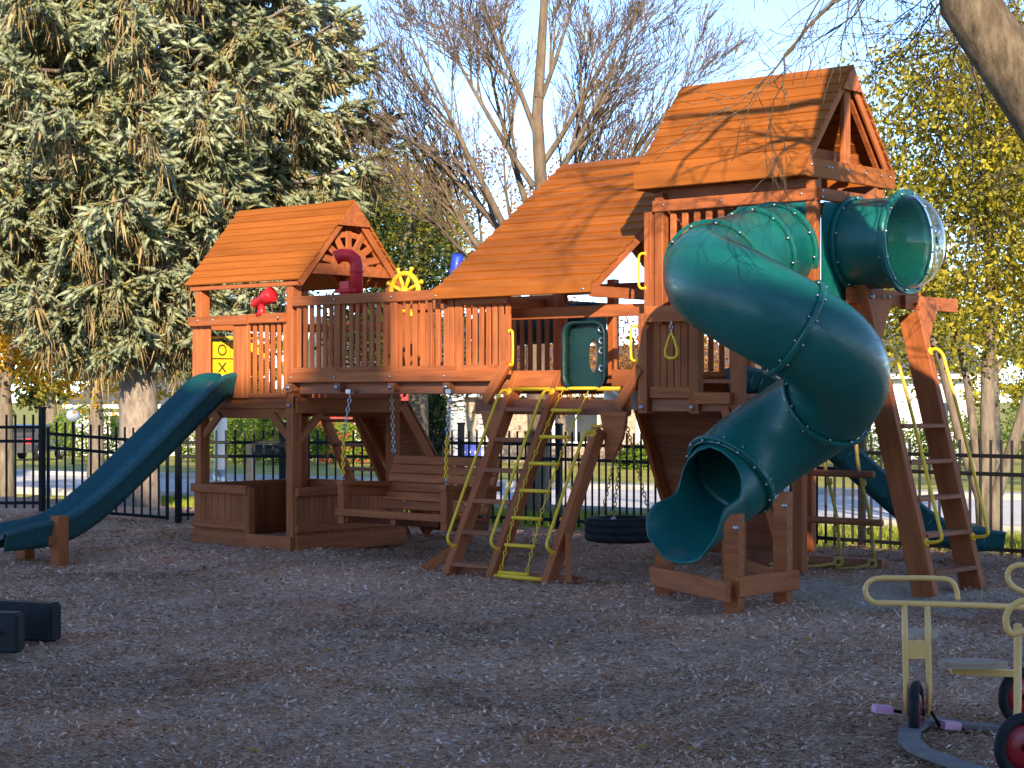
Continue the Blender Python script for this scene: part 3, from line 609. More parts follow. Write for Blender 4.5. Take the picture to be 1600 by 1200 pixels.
wave_slide([(-1.06,.12,1.74),(-1.06,-.05,1.745),(-1.06,-.22,1.70),(-1.06,-.45,1.53),(-1.06,-1.0,1.10),(-1.06,-1.55,.68),(-1.07,-1.95,.42),(-1.07,-2.25,.31),(-1.07,-2.6,.27),(-1.07,-2.9,.23)], (1,0,0), 'wave_slide', 'blueslide', 'teal wave slide running down left from the small tower')
for (u, v) in ((-.80,-2.30),(-1.42,-2.26)): post(u, v, -.2, .36 if u < -1 else .44, .14, .12)
board(PS, 'slide_support_rail', (-1.48,-2.37,.22), (-.84,-2.37,.22), .045, .13)
wave_slide([(4.40,1.42,1.76),(4.50,1.60,1.78),(4.62,1.76,1.72),(4.80,1.97,1.52),(5.10,2.24,1.16),(5.40,2.51,.80),(5.68,2.76,.48),(5.85,2.93,.34),(6.05,3.10,.28),(6.25,3.28,.27)], (.66,-.75,0), 'wave_slide', 'blueslide', 'blue-teal wave slide descending right behind the tall tower')
# --- front ladder frame with rungs and the chain ladder
LU = (3.01,3.53,4.17); zt = 1.72; vb, vt = -.86, .06
def lv(z): return vt + (vb-vt)*(zt-z)/zt
for i_, u in enumerate(LU):
    z1 = 1.78 if i_ < 2 else 1.30
    s_ = board(PS, 'ladder_stile', (u,lv(-.1),-.1), (u,lv(z1),z1), .075, .13, 'wood', up=(0,1,.5))
    hm = MB(); o_ = Vector((0,-.10,.03))
    def q(z): return Vector((u-.0,lv(z),z))
    zz1 = 1.62 if i_ < 2 else 1.25
    hm.tube(bend([q(zz1)+Vector((0,-.05,.02)), q(zz1)+Vector((-.02,-.12,.03)), q(zz1-.08)+Vector((-.03,-.16,.0)), q(.36)+Vector((-.03,-.17,0)), q(.30)+Vector((-.02,-.15,0)), q(.25)+Vector((0,-.06,-.01))],4), .014, 8)
    hm.disc(q(zz1)+Vector((0,-.06,.02)), (0,-1,.5), .035, .015); hm.disc(q(.25)+Vector((0,-.07,-.01)), (0,-1,.5), .035, .015)
    hm.build('hand_bar', 'yellow', s_)
for k_ in range(6):
    z = .10+k_*.275; board(PS, 'rung', (LU[0]+.04,lv(z)-.02,z), (LU[1]-.04,lv(z)-.02,z), .10, .04, 'wooddark')
board(PS, 'ground_brace', (LU[0]-.05,lv(0)+.12,.02), (LU[2]+.3,lv(0)+.12,.02), .05, .10, 'wooddark')
board(PS, 'ground_brace', (2.74,lv(0)-.05,.03), (2.97,lv(.2),.22), .05, .09); board(PS, 'ground_brace', (4.42,lv(0)-.03,.0), (4.21,lv(.4),.40), .05, .09)
cl = MB(); ca, cb = LU[1]+.10, LU[1]+.40
zz0 = [(z, lv(z)-.03-.10*math.sin(math.pi*z/1.7)) for z in np.linspace(.04,1.66,14)]
clo = None
for u_ in (ca, cb):
    cl = MB()
    for a_, b2 in zip(zz0[:-1], zz0[1:]): cl.chain((u_,a_[1],a_[0]), (u_,b2[1],b2[0]), .05, .005, .013)
    if clo is None: clo = part(cl, 'chain_ladder', 'yellow')
    else: part(cl, 'chain', 'yellow', clo)
for k_ in range(7):
    z = .06+k_*.235; v = lv(z)-.03-.10*math.sin(math.pi*z/1.7); m = MB(); m.tube([(ca-.02,v,z),(cb+.02,v,z)], .017, 8); part(m, 'rung', 'yellow', clo)
for k_ in range(5):
    z = .25+k_*.27; v = lv(z)+.10; m = MB(); m.tube([(cb+.06,v,z),(LU[2]-.02,v,z)], .016, 8); part(m, 'rung', 'yellow', clo)
m = MB(); m.tube([(LU[0]+.04,-.02,1.665),(LU[2]+.12,-.02,1.665)], .02, 10); part(m, 'top_bar', 'yellow'); m = MB(); m.tube([(LU[1]+.04,lv(.02)-.03,.03),(LU[2]-.04,lv(.02)-.03,.03)], .02, 10); part(m, 'bottom_bar', 'yellow')
board(PS, 'swing_beam', (2.58,.02,1.50), (4.34,.02,1.50), .12, .14, 'wooddark')
def gusset(u, v, z, s_, h=.36, mat='wood'):
    m_ = MB(); m_.prism([(-.15,0),(.15,0),(.10,-h*.55),(.05*s_+.04,-h),(.05*s_-.04,-h),(-.10,-h*.55)], (u,v,z), (1,0,0), (0,0,1), .035); return part(m_, 'gusset', mat)
gusset(2.86,-.09,1.46,1); gusset(4.28,-.09,1.46,-1,.42)
board(PS, 'knee_brace', (2.74,-.07,1.55), (3.00,-.07,1.90), .05, .10); board(PS, 'knee_brace', (4.30,-.05,1.50), (4.53,-.05,1.85), .05, .10)
# green crawl-through panel at the back of the clubhouse
m = MB(); w2, h2, rr = .22, .285, .11; rect = []
for cx, cz_, t0 in ((w2-rr,h2-rr,0),(-(w2-rr),h2-rr,90),(-(w2-rr),-(h2-rr),180),(w2-rr,-(h2-rr),270)):
    rect += [(cx+rr*math.cos(R(t0+t)), cz_+rr*math.sin(R(t0+t))) for t in range(0,91,15)]
nn_ = len(rect); cu, cv, cz_ = 3.88, -.03, 1.96
ring0 = [(cu+x,cv,cz_+z) for x, z in rect]; ring1 = [(cu+x,cv+.07,cz_+z) for x, z in rect]; ringo = [(cu+x*1.12,cv-.01,cz_+z*1.09) for x, z in rect]
m.add(ring0+ring1+ringo, [(i_,(i_+1) % nn_,(i_+1) % nn_+nn_,i_+nn_) for i_ in range(nn_)] + [(i_+2*nn_,(i_+1) % nn_+2*nn_,(i_+1) % nn_,i_) for i_ in range(nn_)], True)
slot = [(.055+.05*math.cos(2*math.pi*i_/nn_), .0+.15*math.sin(2*math.pi*i_/nn_)) for i_ in range(nn_)]
m.add(ring1+[(cu+x,cv+.07,cz_+z) for x, z in slot], [(i_,(i_+1) % nn_,(i_+1) % nn_+nn_,i_+nn_) for i_ in range(nn_)])
tp = part(m, 'tunnel_panel', 'greenshade'); sm = tp.modifiers.new('wall','SOLIDIFY'); sm.thickness = .01
for z in (.13,.02,-.18,.26): m = MB(); m.ring((cu+.165,cv+.055 if z < .2 else cv+.045,cz_+z*.8+.03), (0,1,0), .026, .009, 14, 5); part(m, 'eyelet', 'steel', tp)
m = MB(); m.tube([(.85,2.0,2.3),(1.6,1.9,2.34),(2.5,1.85,2.36)], .20, 20); part(m, 'rear_tube', 'blueslide')
m = MB(); m.tube([W_ for W_ in [Vector((1.02,1.3,2.62)),Vector((1.22,1.2,3.06))]], .06, 14); part(m, 'slanted_tube', 'bluepl')
# --- tall tower ladder
lu0, lu1, lz = 7.06, 6.40, 2.60
def lu(z): return lu0+(lu1-lu0)*z/lz
for i_, v in enumerate((.43, 1.22)):
    s_ = board(PS, 'ladder_stile', (lu(-.15),v,-.15), (lu(2.62 if i_ == 0 else 2.3),v,2.62 if i_ == 0 else 2.3), .085, .20, 'wood', up=(1,0,.25))
    hm = MB(); q = lambda z, o=.0: Vector((lu(z)+o,v+.0,z))
    hm.tube(bend([q(1.98,.10), q(2.0,.17), q(1.93,.22), q(.50,.26), q(.44,.24), q(.42,.10)],4), .015, 8); hm.disc(q(.42,.11), (1,0,.25), .035, .015); hm.disc(q(1.98,.11), (1,0,.25), .035, .015); hm.build('hand_bar', 'yellow', s_)
for k_ in range(5):
    z = .17+k_*.295; board(PS, 'rung', (lu(z)+.03,.47,z), (lu(z)+.03,1.18,z), .17, .035, 'wooddark')
board(PS, 'ladder_beam', (6.42,.30,2.43), (6.42,1.45,2.43), .05, .13); board(PS, 'ladder_beam', (6.47,1.10,2.40), (6.47,2.02,2.40), .05, .12)
for v in (.62,1.42): m = MB(); m.prism([(-.18,.0),(.18,0),(.03,-.30),(-.06,-.30)], (6.52,v,2.40), (0,1,0), (0,0,1), .035); part(m, 'gusset', 'wood'); 
bolts += [((6.50,.70,2.43),(1,0,0),.016), ((6.50,.80,2.43),(1,0,0),.016), ((6.56,.43,2.42),(1,0,0),.025)]
# --- rear ladder of the small tower
for u in (-1.35,-.80): board(PS, 'ladder_stile', (u,1.62,1.55), (u,2.55,-.1), .05, .12, 'wood', up=(0,1,.5))
for k_ in range(5): z = .2+k_*.28; board(PS, 'rung', (-1.33,1.62+.93*(1.55-z)/1.65,z), (-.82,1.62+.93*(1.55-z)/1.65,z), .09, .035, 'wooddark')
m = MB(); m.tube([(-.80,1.55,1.62),(-.80,1.60,1.66),(-.80,2.35,.45),(-.80,2.36,.35)], .013, 8); part(m, 'hand_bar', 'yellow')
# --- rope climber behind the tall tower
bm_ = board(PS, 'climber_base', (4.35,1.85,.06), (5.86,1.85,.06), .12, .12, 'wooddark')
for u in (5.08,5.45,5.80):
    m = MB(); pp = [Vector((u-.05*(1-t)+.02*math.sin(9*t+u),1.86-.52*t,.10+1.5*t)) for t in np.linspace(0,1,14)]; m.tube(pp, .017, 7)
    m.ring((u-.03,1.78,.08), (.3,-1,.2), .035, .02, 12, 6); m.tube([(u-.05,1.77,.07),(u-.18,1.70,.04),(u-.33,1.66,.03)], .017, 6)
    for z in (.42,.86,1.25): m.disc(pp[0].lerp(pp[-1], (z-.14)/1.5), (0,-.3,1), .030, .05, 8)
    part(m, 'rope', 'rope', bm_)
for z in (.46,.90,1.29):
    t = (z-.10)/1.5; m = MB(); m.tube([(4.92,1.86-.52*t,z),(5.90,1.86-.52*t,z)], .033, 10); part(m, 'rung', 'wooddark', bm_)
# --- toys on the rails
m = MB(); c = Vector((-.46,-.02,2.60)); ax = Vector((.85,.1,.32)).normalized(); m.tube([c-ax*.12,c-ax*.10,c+ax*.05,c+ax*.06,c+ax*.16,c+ax*.17], [.035,.05,.055,.075,.085,.08], 18); m.tube([(-.45,-.02,2.44),(-.45,-.02,2.50),(-.45,-.02,2.57)], [.065,.04,.03], 14)
part(m, 'telescope', 'red')['label'] = 'red toy telescope on the left handrail'
m = MB(); m.tube([(.72,.22,2.45),(.72,.22,2.92),(.71,.21,2.98),(.67,.17,3.025),(.61,.12,3.03),(.56,.08,3.0)], [.065,.065,.068,.068,.066,.074], 18); m.ring((.72,.22,2.86), (0,0,1), .068, .010, 20, 6); m.box((.68,.13,2.66), (.13,.10,.20)); m.tube([(.60,.04,2.66),(.82,.10,2.66)], .02, 8)
part(m, 'periscope', 'red')['label'] = 'dark red toy periscope behind the bridge rail'
m = MB(); wc = Vector((1.52,.10,2.62)); m.ring(wc, (0,1,0), .185, .026, 36, 8); wy = part(m, 'steering_wheel', 'yellow'); wy['label'] = 'yellow toy ship wheel behind the bridge rail'
m = MB(); m.disc(wc, (0,1,0), .05, .06); part(m, 'hub', 'yellow', wy)
for k_ in range(8):
    t = math.pi*2*(k_+.5)/8; e = Vector((math.cos(t),0,math.sin(t))); m = MB(); m.tube([wc+e*.04,wc+e*.12,wc+e*.19,wc+e*.235,wc+e*.25,wc+e*.262], [.014,.02,.014,.018,.026,.012], 8); part(m, 'spoke', 'yellow', wy)
# --- bolts as one part
m = MB()
for p, nrm, r in bolts: p = Vector(p); nrm = Vector(nrm).normalized(); m.disc(p+nrm*.008, nrm, r, .012, 10); m.disc(p+nrm*.016, nrm, r*.5, .012, 6)
for u in (-1.4,-1.15,-.12,.7,1.5,2.25): m.disc((u,-.095 if u < -.1 else -.07,2.41 if u < 0 else 2.57), (0,-1,0), .011, .012, 8)
for u in (.05,.7,1.48,2.2,2.85): m.disc((u,-.07,1.79), (0,-1,0), .011, .012, 8)
for u in (2.2,4.0): m.disc((u,-.18,2.55), (0,-1,0), .010, .012, 8)
for v in (-.1,.15,.2,.45,.75,1.0,1.15): m.disc((6.32,v,3.48), (1,0,0), .010, .012, 8)
for (v, z) in ((.0,3.27),(.0,3.22),(.9,3.27)): m.disc((6.36,v,z), (1,0,0), .010, .01, 8)
for u in (4.8,5.4,6.2): m.disc((u,-.07,3.25), (0,-1,0), .010, .012, 8)
for x0, x1, v in ((.05,.07,0),): pass
tag(part(m, 'bolts', 'steel'), kind='stuff')

# ------------------------------------------------------------------ swings (hang from the play set: things of their own)
b = empty('bench_swing', W(1.63, .12, 0), -TH-R(3)); tag(b, 'slatted wooden bench swing hanging on chains below the bridge', 'swing')
hwb = .76
for k_ in range(5): board(b, 'seat_slat', (-hwb+.0,-.24+k_*.105,.46-.012*k_), (hwb,-.24+k_*.105,.46-.012*k_), .098, .03, up=(0,.08,1))
board(b, 'front_rail', (-hwb-.04,-.30,.445), (hwb+.03,-.30,.445), .06, .07)
for k_ in range(6):
    t = k_/5; board(b, 'back_slat', (-hwb,.27+.16*t,.50+.45*t), (hwb,.27+.16*t,.50+.45*t), .025, .088, up=(0,.35,1))
for u in (-hwb+.06, 0, hwb-.06):
    board(b, 'seat_support', (u,-.28,.39), (u,.30,.34), .06, .09, 'wooddark'); board(b, 'back_support', (u,.28,.36), (u,.46,.98), .05, .06, 'wooddark')
for u in (-hwb+.02, hwb-.02):
    board(b, 'arm_post', (u,-.27,.33), (u,-.27,.76), .09, .09, up=(0,1,0)); board(b, 'armrest', (u,-.33,.74), (u,.40,.70), .10, .05)
    board(b, 'arm_brace', (u,-.24,.67), (u,.38,.63), .035, .11)
for u in (-hwb+.02, hwb-.02):
    m = MB(); m.chain((u*.97,-.20,1.62), (u,-.27,1.22), .055, .006, .016); ch = m.build('chain', 'steel', b); m = MB(); m.chain((u,-.27,1.22), (u,-.28,.82), .05, .010, .014); m.build('chain_sleeve', 'yellow', ch); m = MB(); m.chain((u,-.28,.83),(u,-.27,.72), .05, .008, .018); m.build('shackle', 'steel', ch)
    m = MB(); m.chain((u*.98,.36,1.62), (u,.40,1.02), .055, .006, .016); m.build('chain', 'steel', b)
    m = MB(); m.box((u*.97,-.20,1.645), (.07,.07,.04)); m.disc((u*.97,-.20,1.625), (0,0,1), .03, .03); m.build('hanger', 'steel', b)
b = empty('tire_swing', W(3.75, .70, 0), -TH); tag(b, 'black tire swing hanging flat on three chains behind the ladder', 'swing')
m = MB(); n1 = 48; sec = [(.20,-.10),(.27,-.115),(.325,-.105),(.345,-.08),(.348,-.045),(.338,-.04),(.338,-.03),(.348,-.025),(.350,.025),(.338,.03),(.338,.04),(.348,.045),(.345,.08),(.325,.105),(.27,.115),(.20,.10),(.205,.07),(.255,.08),(.30,.06),(.305,0),(.30,-.06),(.255,-.08),(.205,-.07)]
k = len(sec); m.add([(r_*math.cos(2*math.pi*i_/n1), r_*math.sin(2*math.pi*i_/n1), .36+h) for i_ in range(n1) for r_, h in sec], [(i_*k+j, i_*k+(j+1) % k, ((i_+1) % n1)*k+(j+1) % k, ((i_+1) % n1)*k+j) for i_ in range(n1) for j in range(k)], True); m.build('tire', 'rubber', b)
for k_ in range(3):
    t = 2*math.pi*k_/3+.9; e = Vector((.27*math.cos(t),.27*math.sin(t),.475)); m = MB(); m.chain(e, (.03,0,1.42), .05, .005, .014); m.build('chain', 'rope', b); m = MB(); m.ring(e, (1,0,0), .02, .007, 10, 5); m.disc(e-Vector((0,0,.01)), (0,0,1), .03, .02); m.build('eye_bolt', 'steel', b)
m = MB(); m.box((.03,0,1.44), (.08,.08,.06)); m.box((.03,0,1.56), (.10,.5,.18)); m.build('swivel', 'steel', b)
b = empty('trapeze_ring', W(4.94, -.14, 2.26), -TH); tag(b, 'yellow triangular hand ring hanging before the lower plank wall', 'hand ring')
m = MB(); m.chain((0,0,-.02),(0,0,-.12), .04, .005, .013); m.build('chain', 'steel', b)
m = MB(); m.tube([(0,0,-.12),(-.03,0,-.17),(-.065,0,-.27),(-.06,0,-.315),(-.03,0,-.335),(.03,0,-.335),(.06,0,-.315),(.065,0,-.27),(.03,0,-.17)], .013, 8, closed=True); m.build('grip', 'yellow', b)

# ------------------------------------------------------------------ fence
fp = [(-6.0,24.6),(-4.30,24.75),(-2.97,24.85),(-.65,24.5),(.58,23.7),(2.15,21.95),(3.7,20.3),(5.2,18.75),(6.8,17.1)]
def fence_run(root, pts_, zb, ht, sp=.115, posts=True, ph=None):
    for i_, (x, y) in enumerate(pts_):
        if posts and not (i_ == 1 and len(pts_) > 4 and False):
            m_ = MB(); m_.box((0,0,ht/2+.03), (.065,.065,ht+.10)); m_.box((0,0,ht+.09), (.08,.08,.025)); m_.build('post', 'blackmetal', root, Matrix.Translation((x,y,zb)) @ Matrix.Rotation(-.6,4,'Z'))
    for (x0, y0), (x1, y1) in zip(pts_[:-1], pts_[1:]):
        a_ = Vector((x0,y0,zb)); b_ = Vector((x1,y1,zb)); n_ = max(2, int((b_-a_).length/sp))
        for z in (ht-.16, ht-.34, .09): board(root, 'rail', a_+Vector((0,0,z)), b_+Vector((0,0,z)), .034, .04, 'blackmetal')
        for q in range(1, n_):
            p = a_.lerp(b_, q/n_); board(root, 'picket', p+Vector((0,0,.02)), p+Vector((0,0,ht)), .025, .025, 'blackmetal', up=(0,1,0), ch=.002)
f1 = empty('metal_fence'); tag(f1, 'black metal picket fence running behind the playset along the lawn', 'fence'); fence_run(f1, fp[1:], -.02, 1.18)
f2 = empty('metal_fence'); tag(f2, 'black metal picket fence section left of the gate at frame edge', 'fence'); fence_run(f2, [(-10.0,24.9),(-8.0,24.75),(-6.02,24.6)], .14, 1.22)
g = empty('fence_gate'); tag(g, 'sagging black metal picket gate behind the left slide', 'gate')
a_ = Vector((-5.93,24.55,.10)); b_ = Vector((-4.42,24.62,-.02))
for z in (1.02,.84,.06): board(g, 'rail', a_+Vector((0,0,z)), b_+Vector((0,0,z)), .03, .04, 'blackmetal')
for q in range(1,14): p = a_.lerp(b_, q/14); board(g, 'picket', p+Vector((0,0,.06)), p+Vector((0,0,1.18)), .025, .025, 'blackmetal', up=(0,1,0), ch=.002)
for p in (a_, b_): board(g, 'stile', p+Vector((0,0,.03)), p+Vector((0,0,1.1)), .04, .04, 'blackmetal', up=(0,1,0))

# ------------------------------------------------------------------ trees
def grow(mb, p, d, r, ln, depth, out, spread=.5, up=.15, kids=(2,3), shrink=.72, seg=4, wig=.12, minr=.004, lr=.78):
    """recursive limb; collects twig points in out"""
    p = Vector(p); d = Vector(d).normalized(); pts_ = [p.copy()]; rs = [r]
    for i_ in range(seg):
        d = (d + Vector((random.gauss(0,wig),random.gauss(0,wig),random.gauss(0,wig)+up*.25))).normalized(); p = p + d*ln/seg; pts_.append(p.copy()); rs.append(max(minr, r*(1-(1-shrink)*(i_+1)/seg)))
    mb.tube(pts_, rs, 7 if r > .05 else (5 if r > .02 else 3), cap=False)
    out += [tuple(q) for q in pts_[1:]] if depth <= 2 else []
    if depth <= 0: return
    for k_ in range(random.randint(*kids)):
        t = random.uniform(.45,1) if k_ else 1.0; i_ = min(seg, max(1, int(round(t*seg)))); ax = Vector((random.gauss(0,1),random.gauss(0,1),random.gauss(0,.6))); ax = (ax - d*ax.dot(d)).normalized()
        nd = (d + ax*random.uniform(.5,1.2)*spread + Vector((0,0,up))).normalized()
        grow(mb, pts_[i_], nd, rs[i_]*random.uniform(.55,.8), ln*random.uniform(lr-.12,lr+.12), depth-1, out, spread, up, kids, shrink, seg, wig, minr, lr)
# --- blue spruce on the left
def spruce(name, x, y, zb, Ht, R0, zlow, nb, label, seed, dens=1.0):
    random.seed(seed); root = empty(name, (x,y,0)); tag(root, label, 'spruce tree', 'spruces behind the fence')
    m_ = MB(); m_.tube([(0,0,zb-.3),(0,0,zb+.15),(.02,0,zb+.8),(0,.03,zb+2.5),(.05,0,zb+6),(0,0,Ht)], [.46,.34,.29,.27,.22,.03], 14); m_.build('trunk', 'spruceb', root)
    lb = MB(); tw = []; old = []; dead = []
    for k_ in range(nb):
        q = k_/nb; z = zlow + (Ht-zlow)*q**1.15; a = k_*2.399+random.uniform(-.4,.4); Lb = R0*(1-(z-zb)/(Ht-zb))**.75*random.uniform(.7,1.12)
        low = z < zlow+2.6
        if low: Lb *= .30+.24*(z-zlow)
        droop = random.uniform(.25,.5)*(.6 if z < 6 else 1); pts_ = []
        for t in np.linspace(0,1,9):
            r_ = Lb*t; pts_.append(Vector((math.cos(a)*r_, math.sin(a)*r_, z - droop*Lb*.55*math.sin(t*2.4) + .28*Lb*max(0,t-.6)**1.2)))
        lb.tube(pts_, [.055*(1-.85*t)*(Lb/4+.3) for t in np.linspace(0,1,9)], 5, cap=False)
        nsub = int(Lb*7.5*dens)
        for j in range(nsub):
            t = random.uniform(.22,1)**.8; f = t*8; i_ = min(7,int(f)); p = pts_[i_].lerp(pts_[i_+1], f-i_); d = (pts_[i_+1]-pts_[i_]).normalized(); sd_ = 1 if random.random() < .5 else -1
            side = Vector((-math.sin(a), math.cos(a), 0))*sd_; ls = random.uniform(.35,.95)*(1.15-t*.55)*min(1,Lb/2.2)
            sdir = (side*random.uniform(.4,1.0)+d*.75+Vector((0,0,random.uniform(-.75,.05)))).normalized(); e = p+sdir*ls+Vector((0,0,-.12*ls)); lb.tube([p,p.lerp(e,.5)+Vector((0,0,.04*ls)),e], [.012,.009,.004], 3, cap=False)
            for s_ in range(int(ls*13)+4):
                u_ = random.uniform(.15,1.05); c = p.lerp(e,u_); dd = (sdir + Vector((random.gauss(0,.55),random.gauss(0,.55),random.gauss(-.25,.4)))).normalized()
                (tw if (u_ > .35 or t > .75) and random.random() < .74 else old).append((*c,*dd))
            if random.random() < .38:
                for s_ in range(3):
                    c = p.lerp(e,random.uniform(0,.8)); h = random.uniform(.15,.6); dead.append((*c, *(c+Vector((random.gauss(0,.08),random.gauss(0,.08),-h)))))
    lb.build('branch', 'spruceb', root)
    def brush(arr, nn, nl, ln_, name_, mat, core=.03):
        print(name_, len(arr))
        A = np.array(arr); n = len(A); c = A[:,:3]; d = A[:,3:]/np.linalg.norm(A[:,3:],axis=1)[:,None]
        x = np.cross(d, rng.normal(size=(n,3))); x /= np.linalg.norm(x,axis=1)[:,None]; yv = np.cross(d,x); Ls = ln_*rng.uniform(.7,1.3,n); V_ = []
        for j in range(nn):
            s_ = (j+.5)/nn; t = j*2.4; base = c + d*(Ls*s_)[:,None]; o_ = x*math.cos(t)+yv*math.sin(t); tip = base + o_*nl*(1.1-.5*s_) + d*nl*.8; wv = np.cross(o_,d)*.013
            V_.append(np.stack([base-wv-d*.012, base+wv+d*.012, tip],1))
        V_ = np.stack(V_,1).reshape(-1,3); F_ = np.arange(len(V_)).reshape(-1,3)
        # the dense core of each brush: a three-sided spindle
        cr = core*rng.uniform(.8,1.25,n)[:,None]; a_ = c-d*.02; m_ = c+d*(Ls*.45)[:,None]; e_ = c+d*(Ls*1.02)[:,None]
        ring = [m_ + cr*(x*math.cos(q)+yv*math.sin(q)) for q in (0,2.094,4.189)]; C_ = np.stack([a_,*ring,e_],1).reshape(-1,3)
        T_ = np.array([[0,2,1],[0,3,2],[0,1,3],[4,1,2],[4,2,3],[4,3,1]]); CF = (np.arange(n)[:,None,None]*5 + T_[None]).reshape(-1,3) + len(V_)
        o = bpy.data.objects.new(name_, arr_mesh(name_, np.concatenate([V_,C_]), np.concatenate([F_,CF]), [mat])); link(o, root); return o
    tag(brush(tw, 8, .06, .27, 'needles', 'needle', .040), kind='stuff'); tag(brush(old, 6, .05, .22, 'inner_needles', 'needleold', .022), kind='stuff')
    D = np.array(dead); n = len(D); a3 = D[:,:3]; b3 = D[:,3:]; wv = rng.normal(size=(n,3))*np.array([1,1,0])*.008
    V_ = []
    mid = (a3+b3)/2
    for f in range(4):
        o_ = rng.normal(size=(n,3))*np.array([.05,.05,.05]); V_.append(np.stack([mid+o_-wv, mid+o_+wv, b3+o_*2],1)); V_.append(np.stack([a3-wv,a3+wv,mid+o_],1))
    V_ = np.stack(V_,1).reshape(-1,3); o = bpy.data.objects.new('hanging_twigs', arr_mesh('hanging_twigs', V_, np.arange(len(V_)).reshape(-1,3), ['twigbrown'])); tag(link(o, root), kind='stuff')
    return root
spruce('blue_spruce', -5.5, 28.2, -.1, 17, 4.5, 2.35, 430, 'big blue spruce with thick pale trunk behind the left slide', 3, 1.1)
spruce('blue_spruce', -13.5, 39, -.3, 18, 5.0, 3.6, 110, 'second blue spruce reaching in at the left picture edge', 8, .7)
spruce('blue_spruce', -7.25, 37, -.2, 17, 4.2, 3.8, 120, 'third spruce filling the gap behind the big spruce', 5, .8)
# --- bare tree right behind the fence
random.seed(11); root = empty('bare_tree', (.36, 27.5, 0)); tag(root, 'tall leafless tree with fanning branches behind the clubhouse roof', 'tree')
m = MB(); m.tube([(0,0,-.4),(0,0,.1),(.02,0,1.0),(-.02,.02,2.2),(.0,0,3.0)], [.26,.18,.155,.14,.13], 12); m.build('trunk', 'barkwarm', root)
m = MB(); out = []
def limb(mb, p, d, r, ln, depth, out, n_kids, ang, up=.10, wig=.035, lr=.55):
    """long straight ascending limb that throws many narrow side shoots"""
    p = Vector(p); d = Vector(d).normalized(); sg = 7 if depth > 1 else 4; pts_ = [p.copy()]; ds = [d.copy()]
    for i_ in range(sg): d = (d+Vector((random.gauss(0,wig),random.gauss(0,wig),random.gauss(0,wig)+up*.3))).normalized(); p = p+d*ln/sg; pts_.append(p.copy()); ds.append(d.copy())
    rs = [max(.004, r*(1-.88*i_/sg)) for i_ in range(sg+1)]; mb.tube(pts_, rs, 8 if r > .06 else (5 if r > .02 else 3), cap=False); out += [tuple(q) for q in pts_[2:]]
    if depth <= 0: return
    for k_ in range(n_kids):
        t = random.uniform(.18,.97); f = t*sg; i_ = min(sg-1,int(f)); q = pts_[i_].lerp(pts_[i_+1], f-i_); ax = Vector((random.gauss(0,1),random.gauss(0,.8),random.gauss(0,.5))); ax = (ax-ds[i_]*ax.dot(ds[i_])).normalized()
        limb(mb, q, ds[i_]+ax*ang*random.uniform(.6,1.3)+Vector((0,0,up)), max(.0045,rs[i_]*random.uniform(.42,.65)), ln*lr*random.uniform(.6,1.15)*(1.15-.5*t), depth-1, out, max(3,int(n_kids*.75)), ang, up, wig*1.5, lr)
m.tube([(0,0,2.9),(.08,.05,4.2),(.0,.0,5.6),(.1,0,7.2),(.05,0,9.5)], [.13,.105,.085,.06,.025], 10, cap=False)
for k_, (z, dx_, dy_, r_, l_) in enumerate(((2.7,-.75,.2,.075,3.6),(2.9,.7,-.2,.075,3.6),(3.1,-.45,-.3,.075,3.8),(3.3,.4,.3,.07,3.8),(3.5,-1.0,0,.06,3.3),(3.7,.95,.1,.06,3.3),(4.0,-.3,.4,.06,3.6),(4.2,.5,-.4,.055,3.3),(4.6,-.65,.1,.05,3.0),(4.9,.7,.2,.05,3.0),(5.4,-.4,-.2,.045,2.6),(5.8,.45,.1,.04,2.4),(2.8,-1.2,.3,.05,3.2),(3.0,1.25,.2,.05,3.4))):
    limb(m, (dx_*.08,dy_*.08,z), (dx_,dy_,1), r_, l_, 3, out, 12, .5)
m.build('crown', 'barkwarm', root)
op = np.array(out)[rng.choice(len(out), 260)]; tag(leaves(op, .06, 'leaf_remnants', 'rust', root), kind='stuff')
# --- yellow-green tree on the right
def leafy(name, x, y, zb, trunks, blobs, nl, size, mat, label, group=None, bark='bark', seed=1, depth=4, mat2=None):
    random.seed(seed); root = empty(name, (x,y,0)); tag(root, label, 'tree', group)
    m_ = MB(); o1 = []; tk = MB()
    for (dx_, dy_, dz_, r_, l_) in trunks:
        tk.tube([(dx_*.05,dy_*.05,zb-.2),(dx_*.15,dy_*.15,zb+.5),(dx_*.6,dy_*.6,zb+l_*.6),(dx_,dy_,zb+l_)], [r_*1.25,r_,r_*.9,r_*.75], 10)
        grow(m_, (dx_,dy_,zb+l_), (dx_*.5,dy_*.5,1), r_*.72, l_*.75, depth, o1, .55, .1, (2,3), .7, 4, .1, .005, .8)
    tk.build('trunk', bark, root); m_.build('branches', bark, root)
    P = []
    tot = sum(bx*by*bz for _,_,_,bx,by,bz in blobs)
    for (cx, cy, cz2, bx, by, bz) in blobs:
        nn = int(nl*bx*by*bz/tot); ncl = max(8, nn//70); q = rng.normal(size=(ncl,3)); q /= np.linalg.norm(q,axis=1)[:,None]; q *= rng.uniform(.35,1.0,ncl)[:,None]**.5
        cc = q*np.array([bx,by,bz]) + np.array([cx,cy,cz2]); w_ = cc[rng.integers(0,ncl,nn)] + rng.normal(size=(nn,3))*np.array([.28,.28,.22])*min(1.2,max(.5,bx/1.6)); P.append(w_)
    P = np.concatenate(P); k = rng.uniform(size=len(P)) < (.55 if mat2 else 1.1)
    tag(leaves(P[k], size, 'crown', mat, root), kind='stuff')
    if mat2: tag(leaves(P[~k], size, 'crown', mat2, root), kind='stuff')
    return root
